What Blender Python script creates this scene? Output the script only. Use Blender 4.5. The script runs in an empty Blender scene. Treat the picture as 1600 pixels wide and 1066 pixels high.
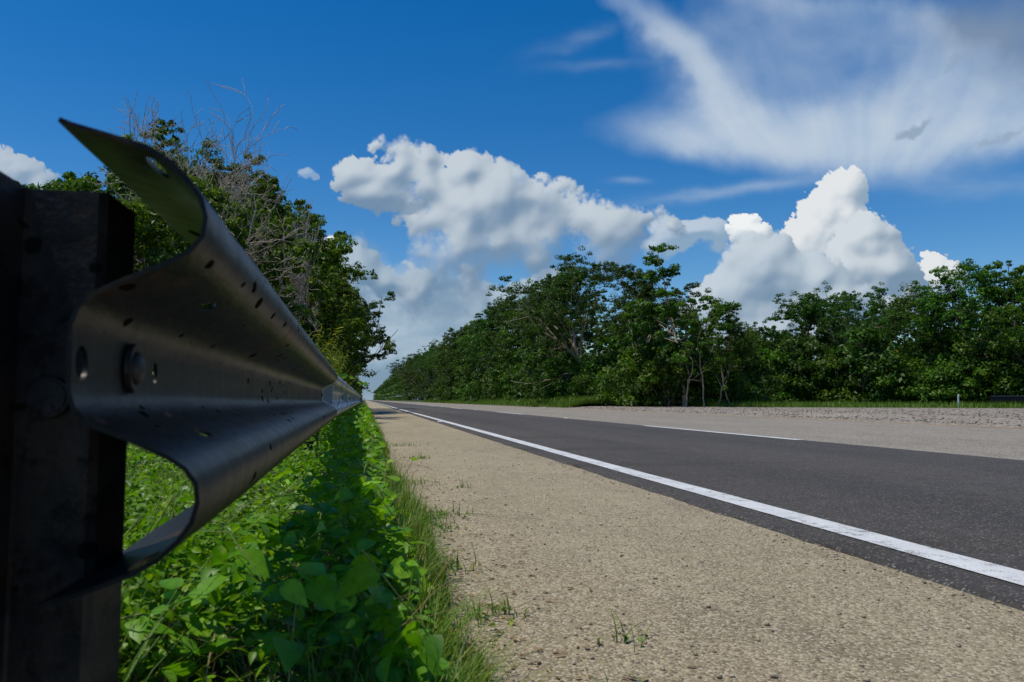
import bpy, bmesh, math, random
import numpy as np
from mathutils import Vector, Matrix
R = math.radians
SC = bpy.context.scene
COL = SC.collection

# ------------------------------------------------------------------ camera
HEAD, PITCH, CAMZ = R(10.59), R(4.31), 0.55          # heading clockwise from +Y (the road), tilt up
cd = bpy.data.cameras.new('camera'); cam = bpy.data.objects.new('camera', cd); COL.objects.link(cam)
cam.location = (0, 0, CAMZ); cam.rotation_euler = (R(90) + PITCH, 0, -HEAD)
cd.sensor_width = 36; cd.lens = 27.45; cd.clip_start = 0.02; cd.clip_end = 30000
cd.dof.use_dof = True; cd.dof.focus_distance = 14; cd.dof.aperture_fstop = 12
SC.camera = cam
# ------------------------------------------------------------------ world + sun
SUN_EL, SUN_AZ = R(69), R(-92)                         # azimuth clockwise from +Y
w = bpy.data.worlds.new('World'); SC.world = w; w.use_nodes = True
nt = w.node_tree; nt.nodes.clear()
sky = nt.nodes.new('ShaderNodeTexSky'); sky.sky_type = 'NISHITA'; sky.sun_disc = False
sky.sun_elevation = SUN_EL; sky.sun_rotation = SUN_AZ
sky.altitude = 0; sky.air_density = 1.0; sky.dust_density = 0.0; sky.ozone_density = 4.0
hs = nt.nodes.new('ShaderNodeHueSaturation'); hs.inputs['Saturation'].default_value = 1.40; hs.inputs['Hue'].default_value = 0.504
bg = nt.nodes.new('ShaderNodeBackground'); bg.inputs['Strength'].default_value = 0.105
wo = nt.nodes.new('ShaderNodeOutputWorld')
nt.links.new(sky.outputs[0], hs.inputs['Color']); nt.links.new(hs.outputs[0], bg.inputs[0]); nt.links.new(bg.outputs[0], wo.inputs[0])
sd = bpy.data.lights.new('sun', 'SUN'); sd.energy = 3.4; sd.angle = R(0.5); sd.color = (1.0, 0.94, 0.84)
sun = bpy.data.objects.new('sun', sd); COL.objects.link(sun)
SDIR = Vector((math.sin(SUN_AZ) * math.cos(SUN_EL), math.cos(SUN_AZ) * math.cos(SUN_EL), math.sin(SUN_EL)))
sun.rotation_euler = SDIR.to_track_quat('Z', 'Y').to_euler(); sun.location = SDIR * 50
SC.view_settings.view_transform = 'Standard'; SC.view_settings.look = 'None'
SC.view_settings.exposure = 0; SC.view_settings.gamma = 1
SC.render.engine = 'CYCLES'
cy = SC.cycles
cy.max_bounces = 6; cy.diffuse_bounces = 3; cy.glossy_bounces = 3; cy.transmission_bounces = 3; cy.transparent_max_bounces = 8
cy.use_denoising = True

# ------------------------------------------------------------------ helpers
def mesh_np(name, V, F, mats, tint=None, smooth=False, fmat=None):
    """V (n,3), F (m,k) all faces with k corners, or a list of such arrays."""
    me = bpy.data.meshes.new(name)
    Fs = F if isinstance(F, list) else [F]
    Fs = [np.asarray(f, dtype=np.int32) for f in Fs if len(f)]
    V = np.asarray(V, dtype=np.float32)
    me.vertices.add(len(V)); me.vertices.foreach_set('co', V.ravel())
    loops = np.concatenate([f.ravel() for f in Fs])
    counts = np.concatenate([np.full(len(f), f.shape[1], dtype=np.int32) for f in Fs])
    starts = np.concatenate([[0], np.cumsum(counts)[:-1]]).astype(np.int32)
    me.loops.add(len(loops)); me.loops.foreach_set('vertex_index', loops)
    me.polygons.add(len(counts)); me.polygons.foreach_set('loop_start', starts)
    if smooth: me.polygons.foreach_set('use_smooth', np.ones(len(counts), dtype=bool))
    if fmat is not None: me.polygons.foreach_set('material_index', np.asarray(fmat, dtype=np.int32))
    if tint is not None:
        a = me.attributes.new('tint', 'FLOAT', 'POINT'); a.data.foreach_set('value', np.asarray(tint, dtype=np.float32))
    me.update(calc_edges=True)
    for m in (mats if isinstance(mats, (list, tuple)) else [mats]): me.materials.append(m)
    return me

def link(name, me, parent=None, loc=None):
    o = bpy.data.objects.new(name, me); COL.objects.link(o)
    if parent: o.parent = parent
    if loc is not None: o.location = loc
    return o

def tag(o, label=None, cat=None, group=None, kind=None):
    if label: o['label'] = label
    if cat: o['category'] = cat
    if group: o['group'] = group
    if kind: o['kind'] = kind
    return o

def empty(name, loc=(0, 0, 0), rz=0.0, sc=1.0):
    o = bpy.data.objects.new(name, None); COL.objects.link(o); o.empty_display_size = 0.2
    o.location = loc; o.rotation_euler = (0, 0, rz); o.scale = (sc, sc, sc) if not hasattr(sc, '__len__') else sc
    return o

def copy_tree(root, loc, rz=0, sc=1.0):
    r = root.copy(); COL.objects.link(r); r.location = loc; r.rotation_euler = (0, 0, rz)
    r.scale = (sc, sc, sc) if not hasattr(sc, '__len__') else sc
    for ch in list(root.children):
        c = ch.copy(); COL.objects.link(c); c.parent = r
        for g in ch.children:
            d = g.copy(); COL.objects.link(d); d.parent = c
    return r

def bm_mesh(name, bm, mat, smooth_angle=None):
    me = bpy.data.meshes.new(name); bmesh.ops.recalc_face_normals(bm, faces=bm.faces[:]); bm.to_mesh(me); bm.free()
    me.materials.append(mat)
    if smooth_angle is not None:
        me.polygons.foreach_set('use_smooth', np.ones(len(me.polygons), dtype=bool)); me.set_sharp_from_angle(angle=R(smooth_angle))
    return me

# numpy noise
def vnoise(x, y, seed=0):
    xi = np.floor(x).astype(np.int64); yi = np.floor(y).astype(np.int64)
    xf = x - xi; yf = y - yi
    def h(a, b):
        n = (a * 374761393 + b * 668265263 + seed * 1442695041) & 0xFFFFFFFF
        n = ((n ^ (n >> 13)) * 1274126177) & 0xFFFFFFFF
        n = (n ^ (n >> 16)) & 0xFFFFFFFF
        return n / 4294967295.0
    u = xf * xf * xf * (xf * (xf * 6 - 15) + 10); v = yf * yf * yf * (yf * (yf * 6 - 15) + 10)
    return (h(xi, yi) * (1 - u) + h(xi + 1, yi) * u) * (1 - v) + (h(xi, yi + 1) * (1 - u) + h(xi + 1, yi + 1) * u) * v
def fbm(x, y, octv=5, seed=0, gain=0.5, rot=0.6):
    s = 0; a = 1; t = 0
    c, sn = math.cos(rot), math.sin(rot)
    for i in range(octv):
        s = s + a * vnoise(x, y, seed + i * 17); t += a; a *= gain
        x, y = (x * c - y * sn) * 2.03 + 13.7, (x * sn + y * c) * 2.03 + 7.1
    return s / t
def sstep(a, b, x):
    t = np.clip((x - a) / (b - a), 0, 1); return t * t * (3 - 2 * t)

# ------------------------------------------------------------------ materials
class NT:
    def __init__(s, name):
        s.m = bpy.data.materials.new(name); s.m.use_nodes = True; s.t = s.m.node_tree; s.n = s.t.nodes
        s.n.clear(); s.out = s.n.new('ShaderNodeOutputMaterial'); s.bs = s.n.new('ShaderNodeBsdfPrincipled')
        s.t.links.new(s.bs.outputs[0], s.out.inputs[0])
        s._tc = None
    def new(s, k): return s.n.new('ShaderNode' + k)
    def l(s, a, b): s.t.links.new(a, b)
    def obj(s):
        if not s._tc: s._tc = s.new('TexCoord')
        return s._tc.outputs['Object']
    def noise(s, scale, detail=4, rough=0.55, vec=None, stretch=None):
        n = s.new('TexNoise'); n.inputs['Scale'].default_value = scale; n.inputs['Detail'].default_value = detail
        n.inputs['Roughness'].default_value = rough
        v = vec or s.obj()
        if stretch:
            mp = s.new('Mapping'); mp.inputs['Scale'].default_value = stretch; s.l(v, mp.inputs[0]); v = mp.outputs[0]
        s.l(v, n.inputs['Vector']); return n.outputs[0]
    def vor(s, scale, feature='F1', rnd=1.0, out='Distance'):
        n = s.new('TexVoronoi'); n.feature = feature; n.inputs['Scale'].default_value = scale; n.inputs['Randomness'].default_value = rnd
        s.l(s.obj(), n.inputs['Vector']); return n.outputs[out]
    def ramp(s, fac, stops):
        r = s.new('ValToRGB'); els = r.color_ramp.elements
        while len(els) < len(stops): els.new(0.5)
        for e, (p, c) in zip(els, stops): e.position = p; e.color = (*c, 1) if len(c) == 3 else c
        s.l(fac, r.inputs[0]); return r.outputs[0]
    def mix(s, fac, a, b, mode='MIX'):
        m = s.new('Mix'); m.data_type = 'RGBA'; m.blend_type = mode
        for sock, v in ((m.inputs[0], fac), (m.inputs[6], a), (m.inputs[7], b)):
            if isinstance(v, (int, float)): sock.default_value = v
            elif isinstance(v, tuple): sock.default_value = (*v, 1)
            else: s.l(v, sock)
        return m.outputs[2]
    def math(s, op, a, b=None, clamp=False):
        m = s.new('Math'); m.operation = op; m.use_clamp = clamp
        for sock, v in ((m.inputs[0], a), (m.inputs[1], b)):
            if v is None: continue
            if isinstance(v, (int, float)): sock.default_value = v
            else: s.l(v, sock)
        return m.outputs[0]
    def bump(s, h, strength, dist):
        b = s.new('Bump'); b.inputs['Strength'].default_value = strength; b.inputs['Distance'].default_value = dist
        s.l(h, b.inputs['Height']); s.l(b.outputs[0], s.bs.inputs['Normal']); return b
    def set(s, **k):
        for n, v in k.items():
            sock = s.bs.inputs[n.replace('_', ' ')]
            if hasattr(v, 'is_output'): s.l(v, sock)
            elif isinstance(v, tuple): sock.default_value = (*v, 1)
            else: sock.default_value = v
        return s

def leaf_mat(name, dark, mid, light, trans=0.3, rough=0.5, objvar=0.5):
    s = NT(name)
    at = s.new('Attribute'); at.attribute_name = 'tint'
    c = s.ramp(at.outputs['Fac'], [(0.0, dark), (0.5, mid), (0.92, light), (1.0, tuple(min(1, v * 1.5) for v in light))])
    oi = s.new('ObjectInfo')
    v = s.math('ADD', s.math('MULTIPLY', oi.outputs['Random'], objvar), 1 - objvar / 2)
    h = s.new('HueSaturation'); s.l(c, h.inputs['Color']); s.l(v, h.inputs['Value'])
    s.l(s.math('ADD', s.math('MULTIPLY', oi.outputs['Random'], 0.035), 0.483), h.inputs['Hue'])
    c = h.outputs[0]
    c = s.mix(1.0, c, s.ramp(s.noise(70 if objvar == 0 else 6, 4, 0.7), [(0.3, (0.70, 0.72, 0.6)), (0.7, (1.25, 1.18, 1.1))]), 'MULTIPLY')
    s.set(Base_Color=c, Roughness=rough, Specular_IOR_Level=0.35)
    tr = s.new('BsdfTranslucent'); s.l(s.mix(1.0, c, (1.0, 1.0, 0.35), 'MULTIPLY'), tr.inputs[0])
    g = s.new('Gamma'); g.inputs[1].default_value = 0.9; 
    ms = s.new('MixShader'); ms.inputs[0].default_value = trans
    s.l(s.bs.outputs[0], ms.inputs[1]); s.l(tr.outputs[0], ms.inputs[2]); s.l(ms.outputs[0], s.out.inputs[0])
    return s.m

M = {}
M['leaf_forest'] = leaf_mat('forest leaves', (0.020, 0.056, 0.005), (0.062, 0.148, 0.010), (0.150, 0.285, 0.018), .36)
M['leaf_blue'] = leaf_mat('dark leaves', (0.015, 0.045, 0.006), (0.048, 0.118, 0.010), (0.118, 0.220, 0.018), .36)
M['leaf_left'] = leaf_mat('broad leaves', (0.030, 0.075, 0.006), (0.085, 0.175, 0.010), (0.19, 0.31, 0.018), 0.42)
M['leaf_olive'] = leaf_mat('olive leaves', (0.024, 0.056, 0.005), (0.060, 0.132, 0.010), (0.135, 0.230, 0.020), 0.4)
M['leaf_shrub'] = leaf_mat('shrub leaves', (0.028, 0.075, 0.006), (0.070, 0.165, 0.012), (0.16, 0.30, 0.022), 0.4)
M['leaf_vine'] = leaf_mat('vine leaves', (0.055, 0.15, 0.006), (0.17, 0.37, 0.012), (0.32, 0.54, 0.028), 0.45, 0.42, 0.0)
M['grass'] = leaf_mat('grass blades', (0.045, 0.11, 0.008), (0.12, 0.24, 0.015), (0.30, 0.33, 0.06), 0.35, 0.5, 0.0)
M['leaf_yellow'] = leaf_mat('yellow leaves', (0.08, 0.12, 0.006), (0.22, 0.26, 0.01), (0.42, 0.42, 0.03), 0.35)

def bark_mat(name, a, b, sc=9):
    s = NT(name); n = s.noise(sc, 5, 0.6, stretch=(1, 1, 0.35))
    s.set(Base_Color=s.ramp(n, [(0.3, a), (0.7, b)]), Roughness=0.85); s.bump(n, 0.6, 0.02); return s.m
M['bark'] = bark_mat('bark', (0.07, 0.055, 0.042), (0.24, 0.20, 0.155))
M['bark_pale'] = bark_mat('pale bark', (0.20, 0.15, 0.10), (0.46, 0.37, 0.27))
M['bark_dead'] = bark_mat('dead wood', (0.33, 0.265, 0.21), (0.55, 0.46, 0.38), 14)
M['stem'] = bark_mat('green stem', (0.10, 0.15, 0.03), (0.22, 0.26, 0.07), 20)

# asphalt
s = NT('dark asphalt')
big = s.noise(0.35, 5, 0.6, stretch=(1.0, 0.18, 1)); mid = s.noise(6, 5, 0.65); fine = s.noise(420, 2, 0.6)
agg = s.vor(150, out='Color'); sep = s.new('SeparateColor'); s.l(agg, sep.inputs[0])
base = s.ramp(big, [(0.3, (0.046, 0.040, 0.034)), (0.7, (0.084, 0.073, 0.061))])
sx = s.new('SeparateXYZ'); s.l(s.obj(), sx.inputs[0])
wt = s.math('ABSOLUTE', s.math('SUBTRACT', s.math('ABSOLUTE', s.math('SUBTRACT', sx.outputs[0], 3.85)), 0.9))
wt = s.math('ADD', wt, s.math('MULTIPLY', s.noise(2, 4), 0.5))
base = s.mix(1.0, base, s.ramp(wt, [(0.15, (0.78, 0.78, 0.78)), (0.75, (1.12, 1.12, 1.12))]), 'MULTIPLY')
sk = s.noise(1.1, 7, 0.7, stretch=(2.5, .30, 1)); base = s.mix(s.ramp(sk, [(0.58, (0, 0, 0)), (0.70, (.6, .6, .6))]), base, (0.026, 0.024, 0.022))
base = s.mix(1.0, base, s.ramp(mid, [(0.25, (0.72, 0.72, 0.72)), (0.75, (1.22, 1.22, 1.22))]), 'MULTIPLY')
stone = s.math('GREATER_THAN', sep.outputs[0], 0.90)
base = s.mix(s.math('MULTIPLY', stone, 0.75), base, (0.25, 0.23, 0.20))
dk = s.math('LESS_THAN', sep.outputs[1], 0.3)
base = s.mix(s.math('MULTIPLY', dk, 0.55), base, (0.018, 0.017, 0.017))
s.set(Base_Color=base, Roughness=0.82); s.bump(s.math('ADD', s.vor(170), s.math('MULTIPLY', fine, 0.6)), 0.9, 0.004)
M['asphalt'] = s.m
def chip(name, c0, c1, stones, specks, scale=120, bumpd=0.006):
    s = NT(name)
    big = s.noise(0.6, 6, 0.6, stretch=(1.0, 0.25, 1)); md = s.noise(9, 5, 0.7)
    col = s.new('SeparateColor'); s.l(s.vor(scale, out='Color'), col.inputs[0])
    base = s.ramp(big, [(0.3, c0), (0.7, c1)])
    base = s.mix(1.0, base, s.ramp(md, [(0.3, (0.80, 0.79, 0.78)), (0.7, (1.12, 1.12, 1.12))]), 'MULTIPLY')
    pt = s.noise(1.7, 7, 0.75, stretch=(1.3, .5, 1)); base = s.mix(s.ramp(pt, [(0.50, (0, 0, 0)), (0.72, (.55, .55, .55))]), base, specks)
    base = s.mix(s.math('MULTIPLY', s.math('GREATER_THAN', col.outputs[0], 0.72), 0.7), base, stones)
    base = s.mix(s.math('MULTIPLY', s.math('LESS_THAN', col.outputs[1], 0.22), 0.75), base, specks)
    # crevices between chips
    d = s.vor(scale)
    s.set(Base_Color=base, Roughness=0.9)
    s.bump(s.math('ADD', s.math('SUBTRACT', 1.0, d), s.math('MULTIPLY', s.noise(scale * 3, 2), 0.4)), 1.0, bumpd)
    return s.m
M['shoulder'] = chip('beige chip seal', (0.32, 0.26, 0.15), (0.47, 0.395, 0.245), (0.60, 0.51, 0.35), (0.12, 0.09, 0.055), 150, 0.005)
M['lane_pale'] = chip('pale chip seal', (0.25, 0.215, 0.16), (0.34, 0.295, 0.225), (0.40, 0.37, 0.31), (0.10, 0.09, 0.075), 60, 0.004)
M['gravel'] = chip('gravel bed', (0.25, 0.21, 0.16), (0.38, 0.32, 0.25), (0.45, 0.39, 0.32), (0.10, 0.08, 0.06), 22, 0.012)
M['stone'] = chip('stones', (0.26, 0.22, 0.18), (0.44, 0.38, 0.30), (0.55, 0.48, 0.40), (0.12, 0.10, 0.08), 30, 0.01)
M['pebble'] = chip('pebbles', (0.30, 0.25, 0.17), (0.48, 0.41, 0.30), (0.58, 0.50, 0.38), (0.2, 0.16, 0.11), 60, 0.004)
def paint(name, c, under):
    s = NT(name); n = s.noise(16, 6, 0.7); f = s.noise(170, 3, 0.7)
    k = s.math('GREATER_THAN', s.math('ADD', s.math('MULTIPLY', n, 0.5), s.math('MULTIPLY', f, 0.5)), 0.565)
    cc = s.ramp(s.noise(3, 5), [(0.3, tuple(v * 0.82 for v in c)), (0.7, c)])
    s.set(Base_Color=s.mix(k, cc, under), Roughness=0.6); s.bump(s.vor(140), 0.5, 0.003); return s.m
M['white_paint'] = paint('white road paint', (0.74, 0.74, 0.70), (0.10, 0.095, 0.09))
M['yellow_paint'] = paint('yellow road paint', (0.62, 0.36, 0.06), (0.22, 0.19, 0.15))
s = NT('ground'); n = s.noise(0.8, 6, 0.65); n2 = s.noise(14, 5, 0.7)
c = s.ramp(n, [(0.3, (0.035, 0.060, 0.012)), (0.5, (0.055, 0.095, 0.018)), (0.72, (0.10, 0.10, 0.04))])
s.set(Base_Color=s.mix(1.0, c, s.ramp(n2, [(0.3, (0.5, 0.5, 0.5)), (0.7, (1.3, 1.3, 1.3))]), 'MULTIPLY'), Roughness=0.95); s.bump(n2, 1.0, 0.05); M['ground'] = s.m
s = NT('soil'); n2 = s.noise(22, 6, 0.7)
s.set(Base_Color=s.ramp(n2, [(0.3, (0.03, 0.028, 0.014)), (0.55, (0.07, 0.075, 0.03)), (0.8, (0.16, 0.13, 0.08))]), Roughness=0.95); s.bump(n2, 1.0, 0.03); M['soil'] = s.m

# galvanised steel, weathered
def steel(name, base, lighter, metal, r0, r1, rust, coat=0.0):
    s = NT(name)
    n = s.noise(7, 6, 0.65, stretch=(1, 0.35, 1)); st = s.noise(60, 5, 0.7, stretch=(0.6, 0.6, 0.12)); f = s.noise(150, 3, 0.7)
    c = s.ramp(n, [(0.38, base), (0.62, lighter)])
    blot = s.noise(18, 6, 0.75, stretch=(1, .5, 1)); c = s.mix(s.ramp(blot, [(0.52, (0, 0, 0)), (0.62, (.85, .85, .85))]), c, tuple(v * .35 for v in base))
    c = s.mix(1.0, c, s.ramp(st, [(0.3, (0.72, 0.72, 0.72)), (0.7, (1.15, 1.15, 1.15))]), 'MULTIPLY')
    # dirt pits, elongated drops
    mp = s.new('Mapping'); mp.inputs['Scale'].default_value = (1, 0.45, 1); s.l(s.obj(), mp.inputs[0])
    v = s.new('TexVoronoi'); v.inputs['Scale'].default_value = 44; s.l(mp.outputs[0], v.inputs['Vector'])
    sep = s.new('SeparateColor'); s.l(v.outputs['Color'], sep.inputs[0])
    rad = s.math('MULTIPLY', s.math('POWER', sep.outputs[0], 2.4), 0.44)
    pit = s.math('LESS_THAN', s.math('ADD', v.outputs['Distance'], s.math('MULTIPLY', f, 0.16)), rad)
    rn = s.noise(5, 7, 0.72); rm = s.math('MULTIPLY', s.ramp(rn, [(0.56, (0, 0, 0)), (0.68, (1, 1, 1))]), rust)
    c = s.mix(rm, c, (0.085, 0.045, 0.022))
    c = s.mix(s.math('MULTIPLY', pit, 0.9), c, (0.012, 0.010, 0.008))
    mt = s.math('MULTIPLY', s.math('SUBTRACT', 1.0, s.math('MAXIMUM', rm, pit)), metal)
    rg = s.math('ADD', s.math('MULTIPLY', st, r1 - r0), r0)
    rg = s.math('MAXIMUM', rg, s.math('MULTIPLY', s.math('MAXIMUM', rm, pit), 0.85))
    s.set(Base_Color=c, Metallic=mt, Roughness=rg, Coat_Weight=s.math('MULTIPLY', s.ramp(n, [(0.35, (1, 1, 1)), (0.62, (0.25, 0.25, 0.25))]), s.math('MULTIPLY', s.math('SUBTRACT', 1.0, pit), coat)), Coat_Roughness=0.22, Specular_IOR_Level=s.math('MULTIPLY', s.math('SUBTRACT', 1.0, s.math('MAXIMUM', pit, s.math('MULTIPLY', rm, .6))), 0.20))
    h = s.math('SUBTRACT', s.math('ADD', s.math('MULTIPLY', n, 2.2), s.math('MULTIPLY', f, 0.14)), s.math('MULTIPLY', pit, 0.35))
    s.bump(h, 0.6, 0.004)
    return s.m
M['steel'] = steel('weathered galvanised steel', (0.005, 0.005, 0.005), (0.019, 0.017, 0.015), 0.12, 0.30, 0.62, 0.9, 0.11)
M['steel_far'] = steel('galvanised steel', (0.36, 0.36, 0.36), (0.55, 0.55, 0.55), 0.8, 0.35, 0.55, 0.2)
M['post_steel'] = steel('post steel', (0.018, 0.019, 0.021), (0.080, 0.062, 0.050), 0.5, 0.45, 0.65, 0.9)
M['bolt_steel'] = steel('bolt steel', (0.04, 0.036, 0.034), (0.085, 0.075, 0.07), 0.8, 0.4, 0.6, 0.8)
def plain(name, c, rough=0.6, metal=0.0, var=0.15):
    s = NT(name); n = s.noise(12, 5, 0.65)
    s.set(Base_Color=s.ramp(n, [(0.3, tuple(v * (1 - var) for v in c)), (0.7, tuple(min(1, v * (1 + var)) for v in c))]), Roughness=rough, Metallic=metal)
    s.bump(n, 0.2, 0.003); return s.m
M['white_plastic'] = plain('white post paint', (0.78, 0.78, 0.74), 0.5)
M['stud_white'] = plain('white stud', (0.78, 0.78, 0.72), 0.35)
M['stud_amber'] = plain('amber stud', (0.75, 0.50, 0.08), 0.35)
M['lens'] = plain('reflector lens', (0.55, 0.58, 0.60), 0.15)
M['reflector'] = plain('reflector plate', (0.30, 0.35, 0.40), 0.4, 0.4)
M['black_steel'] = plain('dark steel', (0.03, 0.03, 0.035), 0.5, 0.5)
M['dead_leaf'] = leaf_mat('dry litter', (0.10, 0.06, 0.03), (0.24, 0.16, 0.08), (0.42, 0.33, 0.19), 0.2, 0.7, 0.0)

# ------------------------------------------------------------------ sky clouds (part of the sky dome)
def cloud_field():
    xs = np.concatenate([np.linspace(-700, -60, 40, endpoint=False), np.arange(-60, 1660, 1.7), np.linspace(1664, 2400, 40)])
    ys = np.concatenate([np.linspace(-560, -40, 40, endpoint=False), np.arange(-40, 640, 1.7), np.linspace(642, 700, 6)])
    X, Y = np.meshgrid(xs, ys)
    H, Wd = X.shape
    n1 = fbm(X / 90, Y / 90, 7, 3) - .5; n2 = fbm(X / 90 + 40, Y / 90 + 9, 7, 8) - .5
    n3 = fbm(X / 22, Y / 22, 5, 21, 0.6) - .5; n4 = fbm(X / 22 + 9, Y / 22 + 77, 5, 33, 0.6) - .5
    RGB = np.zeros((H, Wd, 3)); A = np.zeros((H, Wd))
    def over(col, a):
        nonlocal RGB, A
        a = np.clip(a, 0, 1); na = a + A * (1 - a)
        k = np.where(na > 1e-5, a / np.maximum(na, 1e-5), 0)[..., None]
        RGB = col * k + RGB * (1 - k); A = na
    def g(cx, cy, rx, ry, ang=0.0, p=1.0, wx=0, wy=0):
        c, s_ = math.cos(R(ang)), math.sin(R(ang))
        dx = X + wx - cx; dy = Y + wy - cy
        u = (dx * c + dy * s_) / rx; v = (-dx * s_ + dy * c) / ry
        return np.exp(-(u * u + v * v) ** p)
    def mixc(lo, hi, b): return np.array(lo) + (np.array(hi) - np.array(lo)) * np.clip(b, 0, 1)[..., None]
    def billow(x, y, octv, seed, gain=.52):
        s_ = 0; a = 1; t = 0
        for i in range(octv):
            s_ = s_ + a * np.abs(2 * vnoise(x, y, seed + i * 31) - 1); t += a; a *= gain
            x, y = (x * .8 - y * .6) * 2.07 + 5.3, (x * .6 + y * .8) * 2.07 + 1.9
        return s_ / t
    def blur(a, n):
        for _ in range(n):
            a = (np.roll(a, 1, 0) + np.roll(a, -1, 0) + a) / 3; a = (np.roll(a, 1, 1) + np.roll(a, -1, 1) + a) / 3
        return a
    # ---- high fan of thin cloud, top right: streaks radiate from beyond the lower right
    wx = n1 * 110; wy = n2 * 80
    ox, oy = 1330., 420.
    dx, dy = X - ox, (Y - oy) * 1.25
    ang = np.arctan2(dx, -dy); rad = np.hypot(dx, dy)
    fan = fbm(ang * 5.5 + n1 * .9, rad / 420 + n2 * .6, 7, 51, .56)
    soft_ = fbm(X / 150, Y / 90, 6, 52, .5)
    d = 1.75 * g(1270, 215, 240, 44, 2, 1.4, wx * .5, wy * .4) + 1.35 * g(1490, 190, 200, 56, -7, 1.2, wx * .7, wy * .6)
    d += .75 * g(1072, 224, 46, 22, 10, 1.2, wx * .4, wy * .4) + .9 * g(1150, 180, 75, 38, 40, 1.2, wx * .6, wy * .6)
    d += .72 * g(1090, 115, 120, 26, 52, 1.1, wx * .6, wy * .6) + .60 * g(985, 28, 110, 20, 40, 1.0, wx * .6, wy * .5)
    d += .62 * g(1220, 95, 170, 110, 0, 1.3, wx, wy) + .60 * g(1310, 10, 170, 22, 12, 1.0, wx * .6, wy * .5)
    d += .55 * g(1430, 130, 150, 34, -28, 1.0, wx, wy * .6) + .95 * g(1590, 90, 110, 100, 0, 1.1, wx * .8, wy * .8) + .5 * g(1450, 60, 130, 60, 0, 1.1, wx, wy)
    d = d * (.30 + .48 * fan + 1.0 * soft_) 
    al = 1 - np.exp(-1.15 * np.clip(d - .07, 0, 9))
    bright = np.clip(.35 + .62 * al + .5 * (fan - .5) + .3 * (soft_ - .5), 0, 1)
    c = mixc((.22, .38, .62), (.56, .65, .74), bright)
    gr = np.clip(1.2 * g(1600, 30, 130, 80, 10, 1.2, wx, wy) * (.5 + soft_), 0, 1)[..., None] * .85
    c = c * (1 - gr) + np.array([.21, .27, .35]) * gr
    over(c, al * .93)
    f1 = .42 * g(1150, 298, 120, 8, -8, 1, 0, wy * .3) + .20 * g(1500, 285, 190, 22, 6, 1, 0, wy * .5) + .34 * g(982, 284, 24, 5, 2, 1, 0, wy * .1) + .16 * g(900, 65, 60, 12, -20, 1, wx * .4, wy * .3) + .10 * g(930, 105, 80, 8, -4, 1, 0, wy * .3)
    over(np.array([.45, .56, .68]), f1 * (.4 + 1.2 * fbm(X / 60, Y / 14, 4, 57)))
    dk = sstep(.35, 1.0, 1.15 * g(1428, 204, 42, 10, -28, 1, n3 * 30, n4 * 26) + .5 * n3) * .75
    dk2 = sstep(.40, 1.0, 1.0 * g(1570, 212, 50, 10, -20, 1, n3 * 34, n4 * 26) + .7 * n3) * .5
    dk3 = sstep(.40, 1.0, 1.0 * g(1495, 100, 34, 12, -20, 1, n3 * 34, n4 * 26) + .6 * n3) * .35
    over(np.array([.25, .34, .46]), np.maximum(np.maximum(dk, dk2), dk3))

    def cumulus(blobs, seed, thr, soft, amp, lumps, light, dark, k=1.0, base=.5, grad=None, alpha=1.0, sc=46., big=1.0, warp=20, bot=0, loc=1.0):
        n_a = n1 * warp + n3 * warp * .3; n_b = n2 * warp + n4 * warp * .3
        S = np.zeros_like(X); yc = np.mean([q[1] for q in blobs])
        for (cx, cy, r) in blobs:
            u = ((X + n_a - cx) ** 2 + (Y + n_b - cy) ** 2) / (r * r)
            S += np.exp(-u * 1.1)
        S = 1 - np.exp(-1.25 * S)
        bl = billow(X / sc + seed * 3.1 + n1 * .8, Y / sc + n2 * .8, 6, seed)
        fb = fbm(X / sc * .7 + seed, Y / sc * .7, 7, seed + 5, .55)
        bl2 = billow(X / sc * 2.1 + seed, Y / sc * 2.1, 5, seed + 77)
        nz = lumps * (1.3 * (bl - .40) + .5 * (bl2 - .40)) + (1 - lumps) * 1.6 * (fb - .5)
        D = S + amp * nz * sstep(.03, .34, S)
        wob = np.clip(.5 + 2.2 * n2 + (bot if bot else 0) * sstep(0, 1, (Y - yc) / 60.), .25, 3)
        a = sstep(thr, thr + soft * wob, D)
        T = np.clip(D - thr, 0, 2)
        Hh = np.sqrt(T + .002) * 60
        Hm = blur(Hh, 3) * .35 + blur(Hh, 12) * .65; Hb = blur(Hh, 60)
        def shade(h, kk):
            gy, gx = np.gradient(h); gx, gy = gx / 1.7 * kk, gy / 1.7 * kk
            nn = np.sqrt(gx * gx + gy * gy + 1)
            return (gx * .45 + gy * .72 + .5) / nn - .45
        b = base + k * (.34 * loc * shade(Hm, .8) + .75 * big * shade(Hb, 2.0)) + .35 * n1 + .12 * (bl - .38)
        if grad is not None: b = b - grad[2] * sstep(grad[0], grad[1], Y + n1 * 60)
        b = sstep(-.1, 1.1, b)
        over(mixc(dark, light, b), a * alpha)
    # low hazy bank down to the horizon, left of centre
    fb1 = fbm(X / 95, Y / 48, 7, 61); 
    lowa = sstep(.25, .85, 1.35 * g(610, 585, 230, 120, 0, 1.5, wx * .4, wy * .4) + .75 * g(660, 480, 140, 80, 0, 1.2, wx * .6, wy * .6) + .5 * g(560, 450, 60, 80, 0, 1.2, wx * .5, wy * .4) + .7 * (fb1 - .5))
    cs = fbm(X / 120 + 4, Y / 42, 7, 63)
    over(mixc((.18, .29, .42), (.40, .51, .61), sstep(.25, .75, cs + .0006 * (520 - Y))), lowa * .93)
    A2 = [(650,480,60),(710,470,50),(610,470,48),(560,450,40),(577,402,36),(560,500,60),(630,540,60),(760,475,34),(805,458,28),(860,440,26),(740,500,50)]
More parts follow.
